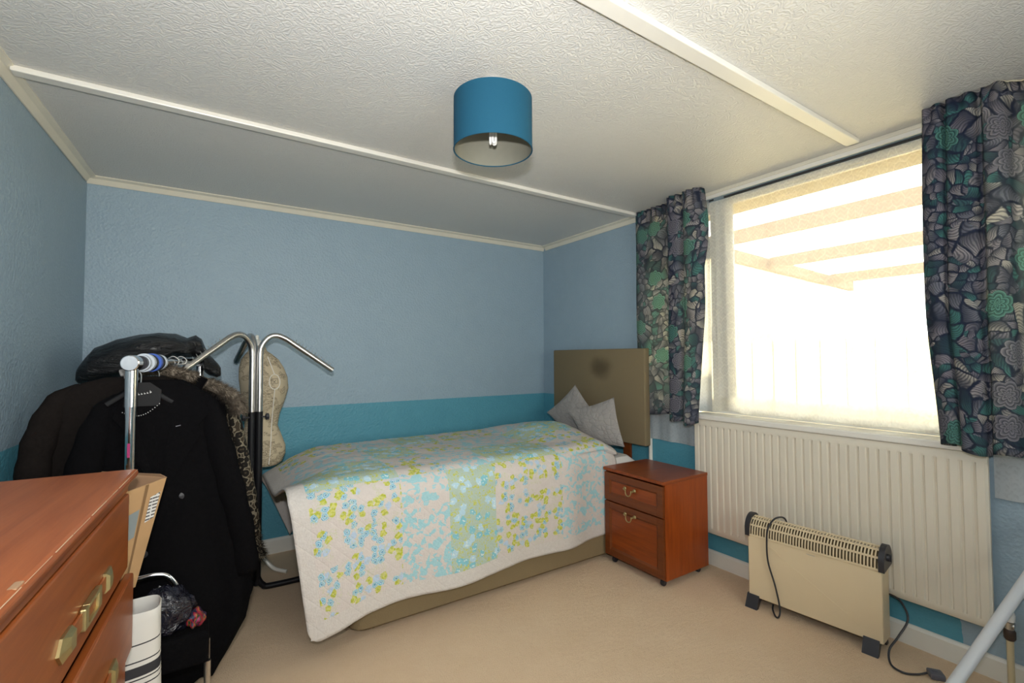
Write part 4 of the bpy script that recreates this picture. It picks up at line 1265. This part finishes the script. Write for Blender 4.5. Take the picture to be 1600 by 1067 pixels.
b = NB(); prism(b, [(-0.045, -0.012, 0.020), (-0.028, -0.012, 0.045), (0.028, -0.012, 0.045), (0.065, -0.012, 0.015), (0.06, -0.012, -0.045), (-0.05, -0.012, -0.045)], (0, 0.010, 0)); obj('printed_plate', b, M['matte_black'], h1, False)
pl = [c for c in h1.children if c.name.startswith('printed_plate')][0]
b = NB()
x = -0.030
for k in range(8):
    hh = 0.0062 if k < 7 else 0.0105
    zc_ = -0.006+k*0.0015
    box(b, (x, -0.0128, zc_+hh/2-0.002), (0.0045 if k % 2 else 0.0032, 0.0008, hh*0.35))
    box(b, (x-0.0018, -0.0128, zc_+hh/2-0.001), (0.0012, 0.0008, hh))
    x += 0.0088
obj('lettering', b, M['white_plastic'], pl, False)
ch_ = NB()
for k in range(17):
    a = k/16
    px = -0.05+0.11*a
    pz = -0.062-0.030*math.sin(PI*min(1, a*0.95+0.02))+0.028*a
    lathe(ch_, [(0.0, -0.002), (0.0022, 0.0), (0.0, 0.002)], 6, (px, -0.026, pz))
obj('chain_loop', ch_, M['white_plastic'], h1)

# dark brown coat behind, to the left
CY2 = 2.50
ct2 = thing('wool_coat', 'dark brown wool coat showing its sloping shoulder by the wall', 'coat', (-0.24, CY2, 0.2), 0, 'coats on the rail')
c2 = -0.225
b = NB(); garment_body(b, [(1.245, c2-0.10, c2+0.09, 0.03), (1.225, c2-0.17, c2+0.13, 0.04), (1.19, c2-0.235, c2+0.17, 0.045), (1.14, c2-0.265, c2+0.19, 0.05), (0.9, c2-0.275, c2+0.2, 0.052), (0.5, c2-0.28, c2+0.22, 0.055), (0.22, c2-0.285, c2+0.23, 0.055)], CY2, 0.012, 7, seed=2.0); obj('coat_body', b, M['brown_wool'], ct2, True, world=True, angle=180)
b = NB(); sleeve(b, [(c2-0.17, CY2, 1.205), (c2-0.235, CY2-0.01, 1.155), (c2-0.272, CY2-0.03, 1.05), (c2-0.295, CY2-0.035, 0.92), (c2-0.295, CY2-0.035, 0.75), (c2-0.29, CY2-0.03, 0.6)], [0.02, 0.040, 0.05, 0.05, 0.048, 0.048]); obj('sleeve', b, M['brown_wool'], ct2, True, world=True, angle=180)
b = NB()
P = smooth_path([(c2-0.05, CY2-0.045, 1.262), (c2-0.01, CY2-0.06, 1.272), (c2-0.03, CY2-0.06, 1.245), (c2+0.01, CY2-0.055, 1.235)], 6)
tube(b, P, 0.014, 8, True, 0.5); obj('pale_scarf_edge', b, M['cushion'], ct2, True, world=True)
b = NB()
tube(b, smooth_path([(c2-0.02, CY2-0.058, 1.16), (c2-0.07, CY2-0.060, 1.12), (c2-0.115, CY2-0.060, 1.075)], 6), 0.0035, 6); obj('zip_edge', b, M['dull_chrome'], ct2, True, world=True)
hanger(CY2-0.01, 'black hanger inside the dark brown coat', 0.12)

# fur trimmed parka
def fur_tube(b, pts, r, n, ln, seed):
    rnd = random.Random(seed)
    P = smooth_path(pts, 8)
    T_, N_ = frames(P)
    tube(b, P, r*0.82, 12)
    for _ in range(n):
        i = rnd.randrange(len(P)-1)
        f = rnd.random()
        c = P[i].lerp(P[i+1], f)
        a = rnd.random()*2*PI
        B = T_[i].cross(N_[i])
        d = N_[i]*math.cos(a)+B*math.sin(a)
        d2 = (d + T_[i]*rnd.uniform(-0.2, 0.9) + Vector((0, 0, -0.25))).normalized()
        p0 = c+d*r*0.7
        side = d2.cross(T_[i]+Vector((0.01, 0.02, 0.3))).normalized()*0.0022
        v = [b.verts.new(p0-side), b.verts.new(p0+side), b.verts.new(p0+d2*ln*rnd.uniform(0.6, 1.3))]
        b.faces.new(v)
    return b
CY3 = 2.68
ct3 = thing('fur_trimmed_parka', 'black parka with grey-brown fur hood trim, behind the black coat', 'coat', (-0.1, CY3, 0.3), 0, 'coats on the rail')
c3 = -0.10
b = NB(); garment_body(b, [(1.235, c3-0.10, c3+0.10, 0.03), (1.205, c3-0.15, c3+0.15, 0.04), (1.16, c3-0.18, c3+0.185, 0.05), (1.08, c3-0.19, c3+0.20, 0.052), (0.7, c3-0.2, c3+0.21, 0.055), (0.35, c3-0.2, c3+0.22, 0.055)], CY3, 0.012, 7, seed=4.0); obj('coat_body', b, M['black_wool'], ct3, True, world=True, angle=180)
b = NB(); fur_tube(b, [(c3-0.155, CY3-0.045, 1.268), (c3-0.07, CY3-0.055, 1.272), (c3+0.01, CY3-0.06, 1.252), (c3+0.075, CY3-0.06, 1.228)], 0.030, 2600, 0.024, 3)
fo = obj('fur_trim', b, M['fur'], ct3, False, world=True, fix=False)
b = NB(); fur_tube(b, [(c3+0.115, CY3-0.06, 1.205), (c3+0.185, CY3-0.055, 1.165), (c3+0.235, CY3-0.045, 1.12), (c3+0.255, CY3-0.04, 1.06)], 0.032, 2600, 0.028, 5)
fo = obj('fur_trim', b, M['fur'], ct3, False, world=True, fix=False)
hanger(CY3-0.01, 'black hanger inside the fur trimmed parka', 0.12)

# leopard print top
CY4 = 2.80
ct4 = thing('leopard_print_jacket', 'leopard print jacket whose sleeve dangles beside the black rack pole', 'jacket', (0.0, CY4, 0.3), 0, 'coats on the rail')
c4 = -0.05
b = NB(); garment_body(b, [(1.235, c4-0.11, c4+0.05, 0.03), (1.19, c4-0.15, c4+0.14, 0.04), (1.12, c4-0.17, c4+0.19, 0.045), (1.0, c4-0.18, c4+0.215, 0.05), (0.7, c4-0.19, c4+0.235, 0.05), (0.45, c4-0.2, c4+0.24, 0.05)], CY4, 0.01, 7, seed=6.0); obj('jacket_body', b, M['leopard'], ct4, True, world=True, angle=180)
b = NB(); sleeve(b, [(c4+0.165, CY4-0.02, 1.10), (c4+0.200, CY4-0.055, 0.95), (c4+0.232, CY4-0.06, 0.80), (c4+0.256, CY4-0.06, 0.65), (c4+0.275, CY4-0.06, 0.50), (c4+0.285, CY4-0.06, 0.43)], [0.045, 0.042, 0.040, 0.042, 0.044, 0.040]); obj('sleeve', b, M['leopard'], ct4, True, world=True, angle=180)
b = NB(); fur_tube(b, [(c4+0.268, CY4-0.06, 0.45), (c4+0.285, CY4-0.06, 0.37), (c4+0.305, CY4-0.06, 0.31)], 0.036, 1500, 0.03, 9); obj('cuff', b, M['leopard'], ct4, False, world=True, fix=False)
hanger(CY4-0.01, 'black hanger inside the leopard print jacket', 0.10)

# bin bag on top
prof = [(-0.445, 1.215, 1.225, 0.02), (-0.43, 1.20, 1.285, 0.10), (-0.385, 1.20, 1.37, 0.16), (-0.32, 1.22, 1.415, 0.19), (-0.25, 1.24, 1.445, 0.20), (-0.18, 1.27, 1.458, 0.20), (-0.11, 1.325, 1.452, 0.185), (-0.065, 1.325, 1.430, 0.16), (-0.03, 1.325, 1.448, 0.12), (-0.005, 1.315, 1.430, 0.11), (0.008, 1.25, 1.39, 0.11), (0.03, 1.228, 1.345, 0.085), (0.065, 1.215, 1.295, 0.06), (0.085, 1.225, 1.26, 0.03)]
b = NB()
rings = []
for i in range(len(prof)-1):
    for k in range(5):
        f = k/5
        x, z0, z1, dy = (prof[i][q]*(1-f)+prof[i+1][q]*f for q in range(4))
        x = x*1.05 - 0.045*(1-sst(-0.44, -0.2, x))
        ring = []
        for m in range(40):
            a = 2*PI*m/40
            p = Vector((x, 3.08+dy*math.cos(a), (z0+z1)/2+(z1-z0)/2*math.copysign(abs(math.sin(a))**0.8, math.sin(a))))
            wr = 0.010*noise.noise(p*9)+0.006*noise.noise(Vector((p.x*6, p.y*22, p.z*22)))
            ring.append(p+Vector((0.3*wr, wr*math.cos(a), wr*math.sin(a)*(1 if math.sin(a) > 0 else 0.3))))
        rings.append(ring)
loft(b, rings)
tag(obj('bin_bag', b, M['bin_bag'], None, True, angle=180), 'stuffed black plastic bin bag lying on top of the coats', 'bag')

# ---- four-way display rack
RKX, RKY = 0.258, 3.06
rk = thing('display_rack', 'chrome display rack with drooping pinned arms on a black stand', 'clothes rack', (RKX, RKY, 0))
def arm(dx, dy, px, L_=0.36, name='arm'):
    b = NB()
    d = Vector((dx, dy, 0)).normalized()
    o_ = Vector((RKX, RKY, 0))+Vector(px)
    up = 1.452
    P = smooth_path([o_+Vector((0, 0, 1.0)), o_+Vector((0, 0, 1.2)), o_+Vector((0, 0, up-0.11)), o_+d*0.012+Vector((0, 0, up-0.055)), o_+d*0.045+Vector((0, 0, up-0.012)), o_+d*0.085+Vector((0, 0, up)), o_+d*0.13+Vector((0, 0, up-0.016)), o_+d*0.18+Vector((0, 0, up-0.050)), o_+d*L_+Vector((0, 0, up-0.050-(L_-0.18)*0.72))], 7)
    tube(b, P, 0.0162, 16)
    a = obj(name, b, M['dull_chrome'], rk, True, world=True)
    b = NB()
    for k in range(12):
        f = 0.3+0.62*k/11
        p = o_+d*(0.18+(L_-0.18)*((f-0.3)/0.7))+Vector((0, 0, up-0.050-(L_-0.18)*0.72*((f-0.3)/0.7)))
        n_ = (Vector((0, 0, 1))+d*0.55).normalized()
        tube(b, [p+n_*0.014, p+n_*0.030], 0.0016, 5)
    obj('pins', b, M['dull_chrome'], a, True, world=True)
    return a
arm(1, 0, (0.019, 0, 0), 0.40)
arm(-1, -0.62, (-0.019, 0, 0), 0.425)
arm(-0.25, 1, (-0.004, 0.03, 0), 0.32)
b = NB()
for px, py in ((0.019, 0), (-0.019, 0), (-0.004, 0.033)):
    tube(b, [(RKX+px, RKY+py, 0.04), (RKX+px, RKY+py, 1.015)], 0.0188, 14)
obj('lower_post', b, M['black_metal'], rk, True, world=True)
for s in (-1, 1):
    b = NB(); tube(b, [(RKX+s*0.03, RKY-0.01, 0.985), (RKX+s*0.062, RKY-0.012, 0.985)], 0.005, 8)
    lathe(b, [(0.0, 0.0), (0.008, 0.0), (0.019, 0.004), (0.019, 0.018), (0.010, 0.022), (0, 0.022)], 8, (RKX+s*0.048, RKY-0.012, 0.985), Matrix.Rotation(s*PI/2, 3, 'Y')); obj('knob', b, M['black_plastic'], rk, True, world=True)
for d, L_ in (((1, -0.03, 0), 0.315), ((-0.5, -0.87, 0), 0.25), ((-0.5, 0.87, 0), 0.25)):
    d = Vector(d).normalized()
    o_ = Vector((RKX, RKY, 0))+d*0.018
    b = NB(); tube(b, smooth_path([o_+Vector((0, 0, 0.14)), o_+d*0.004+Vector((0, 0, 0.08)), o_+d*0.03+Vector((0, 0, 0.033)), o_+d*0.075+Vector((0, 0, 0.018)), o_+d*L_+Vector((0, 0, 0.018))], 8), 0.0165, 14); obj('foot', b, M['black_metal'], rk, True, world=True)

# ---- dressmaker's dummy
mx, my = 0.318, 3.33
dm = thing('dressmakers_dummy', 'cream tailor dummy torso printed with handwriting behind the chrome rack', 'dummy', (mx, my, 0))
sec = [(0.655, 0.085, 0.075, 0.01), (0.67, 0.105, 0.085, 0.01), (0.72, 0.122, 0.095, 0.012), (0.77, 0.124, 0.095, 0.01), (0.83, 0.112, 0.085, 0.0), (0.90, 0.092, 0.07, -0.005), (0.97, 0.098, 0.075, 0.0), (1.05, 0.118, 0.09, 0.008), (1.13, 0.135, 0.105, 0.012), (1.20, 0.136, 0.10, 0.005), (1.26, 0.125, 0.085, -0.006), (1.31, 0.105, 0.07, -0.016), (1.345, 0.075, 0.06, -0.024), (1.365, 0.052, 0.052, -0.03), (1.40, 0.045, 0.045, -0.035)]
def dummy_ring(z, a, d, ox):
    ring = []
    for k in range(40):
        th = 2*PI*k/40
        cs, sn = math.cos(th), math.sin(th)
        bust = 0.030*math.exp(-((z-1.14)/0.07)**2)*(math.exp(-((cs-0.55)/0.35)**2)+math.exp(-((cs+0.55)/0.35)**2)) if sn < 0 else 0
        ring.append(Vector((mx+ox+a*cs, my+(d+bust)*sn, z)))
    return ring
b = NB()
rings = []
for i in range(len(sec)-1):
    for k in range(4):
        f = k/4
        rings.append(dummy_ring(*(sec[i][q]*(1-f)+sec[i+1][q]*f for q in range(4))))
rings.append(dummy_ring(*sec[-1]))
loft(b, rings)
torso = obj('torso', b, M['torso'], dm, True, world=True, angle=80)
b = NB(); lathe(b, [(0.0, 1.398), (0.046, 1.398), (0.047, 1.41), (0.03, 1.428), (0.012, 1.438), (0.010, 1.462), (0.0, 1.466)], 24, (mx-0.035, my, 0)); obj('neck_cap', b, M['white_trim'], dm, True, world=True)
b = NB()
cxr, czr = mx+0.055, 1.175
def on_front(x, z):
    for i in range(len(sec)-1):
        if sec[i][0] <= z <= sec[i+1][0]:
            f = (z-sec[i][0])/(sec[i+1][0]-sec[i][0])
            a, d, ox = (sec[i][q]*(1-f)+sec[i+1][q]*f for q in (1, 2, 3))
            cs = max(-0.99, min(0.99, (x-mx-ox)/a)); sn = -math.sqrt(1-cs*cs)
            bust = 0.030*math.exp(-((z-1.14)/0.07)**2)*(math.exp(-((cs-0.55)/0.35)**2)+math.exp(-((cs+0.55)/0.35)**2))
            return Vector((x, my+(d+bust)*sn-0.001, z))
    return Vector((x, my, z))
tube(b, [on_front(cxr+0.030*math.cos(a), czr+0.045*math.sin(a)) for a in [2*PI*k/28 for k in range(29)]], 0.0025, 6, False)
tube(b, [on_front(cxr-0.012*t_/6-0.012*(t_/6)**2, 1.13-0.46*t_/6) for t_ in range(0, 7)], 0.0028, 6)
tube(b, [on_front(cxr-0.035*t_/5, 1.22+0.11*t_/5) for t_ in range(0, 6)], 0.0028, 6)
obj('cord_trim', b, M['white_trim'], torso, True, world=True)
b = NB()
for (x0, z0), (x1, z1) in (((-0.016, -0.014), (0.018, -0.010)), ((0.018, -0.010), (0.016, 0.020)), ((0.016, 0.020), (-0.017, 0.016)), ((-0.017, 0.016), (-0.016, -0.014)), ((-0.008, -0.008), (0.008, 0.012)), ((-0.010, 0.008), (0.004, -0.006))):
    tube(b, [on_front(cxr+x0, czr+z0), on_front(cxr+x1, czr+z1)], 0.0012, 5)
obj('stamp_emblem', b, M['black_plastic'], torso, True, world=True)
b = NB(); tube(b, [(mx-0.03, my, 0.12), (mx-0.03, my, 0.67)], 0.012, 12); obj('stand_pole', b, M['white_trim'], dm, True, world=True)
for a in (-35, 85, 160):
    ca, sa = math.cos(math.radians(a)), math.sin(math.radians(a))
    b = NB(); tube(b, smooth_path([(mx-0.03, my, 0.20), (mx-0.03+0.03*ca, my+0.03*sa, 0.17), (mx-0.03+0.06*ca, my+0.06*sa, 0.09), (mx-0.03+0.12*ca, my+0.12*sa, 0.03), (mx-0.03+0.20*ca, my+0.20*sa, 0.012)], 6), 0.011, 10); obj('stand_leg', b, M['white_trim'], dm, True, world=True)

# ---- low chair with bags behind the chest of drawers
chx0, chx1, chy0, chy1 = -0.44, 0.035, 1.975, 2.15
chr_ = thing('folding_chair', 'low black seat on chrome legs wedged behind the chest of drawers', 'chair', ((chx0+chx1)/2, (chy0+chy1)/2, 0))
b = NB(); bx(b, (chx0, chy0, 0.265), (chx1, chy1, 0.375), 0.012); obj('seat', b, M['black_wool'], chr_, False, world=True)
for x in (chx0+0.012, chx1-0.004):
    for y in (chy0+0.012, chy1-0.012):
        b = NB(); tube(b, [(x, y, 0.0), (x, y, 0.27)], 0.0095, 12); obj('leg', b, M['dull_chrome'], chr_, True, world=True)
b = NB(); tube(b, [(chx0+0.012, chy0+0.012, 0.13), (chx1-0.004, chy0+0.012, 0.13)], 0.007, 10); obj('stretcher', b, M['dull_chrome'], chr_, True, world=True)
b = NB(); tube(b, smooth_path([(chx0+0.02, chy1-0.01, 0.36), (chx0+0.02, chy1-0.012, 0.48), (chx0+0.08, chy1-0.012, 0.535), (-0.20, chy1-0.012, 0.542), (-0.13, chy1-0.012, 0.545), (-0.09, chy1-0.012, 0.528), (-0.062, chy1-0.012, 0.47), (-0.055, chy1-0.012, 0.36)], 7), 0.010, 12); obj('back_loop', b, M['chrome'], chr_, True, world=True)
def blob(name, c, r, mat, label, cat, sd, amp=0.18, flatb=True):
    b = NB()
    bmesh.ops.create_icosphere(b, subdivisions=4, radius=1.0)
    for v in b.verts:
        n_ = v.co.copy()
        k = 1+amp*noise.noise(n_*2.2+Vector((sd, 0, 0)))+amp*0.55*noise.noise(n_*5.5+Vector((0, sd, 0)))
        p = Vector((n_.x*r[0], n_.y*r[1], n_.z*r[2]))*k
        if flatb: p.z = max(p.z, -r[2]*0.72)
        v.co = p+Vector(c)
    return tag(obj(name, b, M[mat], None, True, angle=180), label, cat)
def shiny_bag():
    t = NT('shiny_black_carrier_bag')
    v = t.coord('Object')
    n = t.noise(v, 13, 4, 0.6, 1.5)
    return t.done(t.bsdf((0.010, 0.010, 0.018), 0.12, 0, t.bump(n.outputs[0], 0.9, 0.03), 0.6))
M['shiny_bag'] = shiny_bag()
blob('carrier_bag', (-0.10, 2.045, 0.440), (0.085, 0.062, 0.088), 'shiny_bag', 'crumpled shiny black carrier bag on the low black seat', 'bag', 3.1, 0.22)
blob('scarf', (-0.008, 2.045, 0.400), (0.030, 0.045, 0.032), 'scarf', 'bunched red and orange scarf beside the shiny black carrier bag', 'scarf', 8.0, 0.25)
blob('folded_blanket', (-0.305, 2.06, 0.470), (0.125, 0.085, 0.135), 'navy_cloth', 'dark navy blanket bundle under the cardboard box', 'blanket', 5.0, 0.05)

# striped laundry bag
b = NB()
rings = []
for z, k in ((0.0, 0.94), (0.02, 1.0), (0.2, 1.02), (0.4, 0.99), (0.52, 0.98), (0.545, 0.985), (0.55, 0.97), (0.545, 0.955), (0.50, 0.95), (0.30, 0.95)):
    ring = []
    for m in range(36):
        a = 2*PI*m/36
        cs, sn = math.cos(a), math.sin(a)
        ring.append(Vector((-0.255+0.160*k*math.copysign(abs(cs)**0.55, cs), 1.893+0.066*k*math.copysign(abs(sn)**0.55, sn), z+0.006*math.sin(3*a)*z)))
    rings.append(ring)
loft(b, rings)
tag(obj('laundry_bag', b, M['stripe'], None, True, angle=60), 'white fabric laundry bag with thin black stripes beside the chest of drawers', 'bag')

# cardboard box, open top
cbx = thing('cardboard_box', 'open brown cardboard box with a white label, behind the chest of drawers', 'box', (-0.30, 1.99, 0.60))
B0 = [(-0.370, 2.040, 0.575), (-0.225, 1.930, 0.575), (-0.172, 1.985, 0.575), (-0.300, 2.110, 0.575)]
B1 = [(-0.385, 2.062, 0.905), (-0.192, 1.893, 0.905), (-0.096, 2.000, 0.915), (-0.292, 2.165, 0.915)]
def wall_panel(i, j, mat, name, ext=0.0):
    b = NB()
    p = [Vector(B0[i]), Vector(B0[j]), Vector(B1[j]), Vector(B1[i])]
    n_ = (p[1]-p[0]).cross(p[3]-p[0]).normalized()
    prism(b, p, n_*-0.004)
    return obj(name, b, M[mat], cbx, False, world=True)
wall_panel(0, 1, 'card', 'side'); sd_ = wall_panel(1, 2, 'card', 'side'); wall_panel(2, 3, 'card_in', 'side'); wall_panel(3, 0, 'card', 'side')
b = NB(); prism(b, [Vector(p) for p in B0], (0, 0, 0.004)); obj('base', b, M['card'], cbx, False, world=True)
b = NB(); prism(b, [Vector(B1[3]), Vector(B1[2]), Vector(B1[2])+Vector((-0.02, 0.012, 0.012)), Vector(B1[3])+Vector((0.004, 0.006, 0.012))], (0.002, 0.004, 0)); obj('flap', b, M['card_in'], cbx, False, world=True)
def on_side(f, g, o_=0.002):
    p = [Vector(B0[1]), Vector(B0[2]), Vector(B1[2]), Vector(B1[1])]
    n_ = (p[1]-p[0]).cross(p[3]-p[0]).normalized()
    return p[0]*(1-f)*(1-g)+p[1]*f*(1-g)+p[2]*f*g+p[3]*(1-f)*g + n_*o_
b = NB(); b.faces.new([b.verts.new(on_side(*q)) for q in ((0.66, 0.62), (0.92, 0.64), (0.92, 0.88), (0.66, 0.86))]); obj('address_label', b, M['address'], cbx, False, world=True)
b = NB(); b.faces.new([b.verts.new(on_side(*q)) for q in ((0.46, 0.0), (0.54, 0.0), (0.54, 1.0), (0.46, 1.0))]); obj('tape', b, M['tape'], cbx, False, world=True)
b = NB(); b.faces.new([b.verts.new(on_side(*q)) for q in ((0.12, 0.50), (0.42, 0.52), (0.42, 0.78), (0.12, 0.76))]); obj('sticker', b, M['blue_tape'], cbx, False, world=True)
blob('magenta_cloth', (-0.235, 2.025, 0.845), (0.055, 0.050, 0.04), 'pink', 'magenta cloth lying in the open cardboard box', 'cloth', 2.0, 0.1)

# ---- leaning pole in the corner of the view
pa, pb = Vector((1.876, 0.626, 0.0)), Vector((2.705, 0.348, 0.705))
po = thing('leaning_pole', 'pale grey metal pole leaning against the window wall, cut off by the frame', 'pole', pa)
d = (pb-pa)
b = NB(); tube(b, [pa+d*0.03, pa+d*0.5, pb], 0.0185, 16); obj('tube', b, M['pole_white'], po, True, world=True)
b = NB(); tube(b, [pa+d*0.02, pa+d*0.07], 0.021, 16); obj('end_cap', b, M['black_plastic'], po, True, world=True)
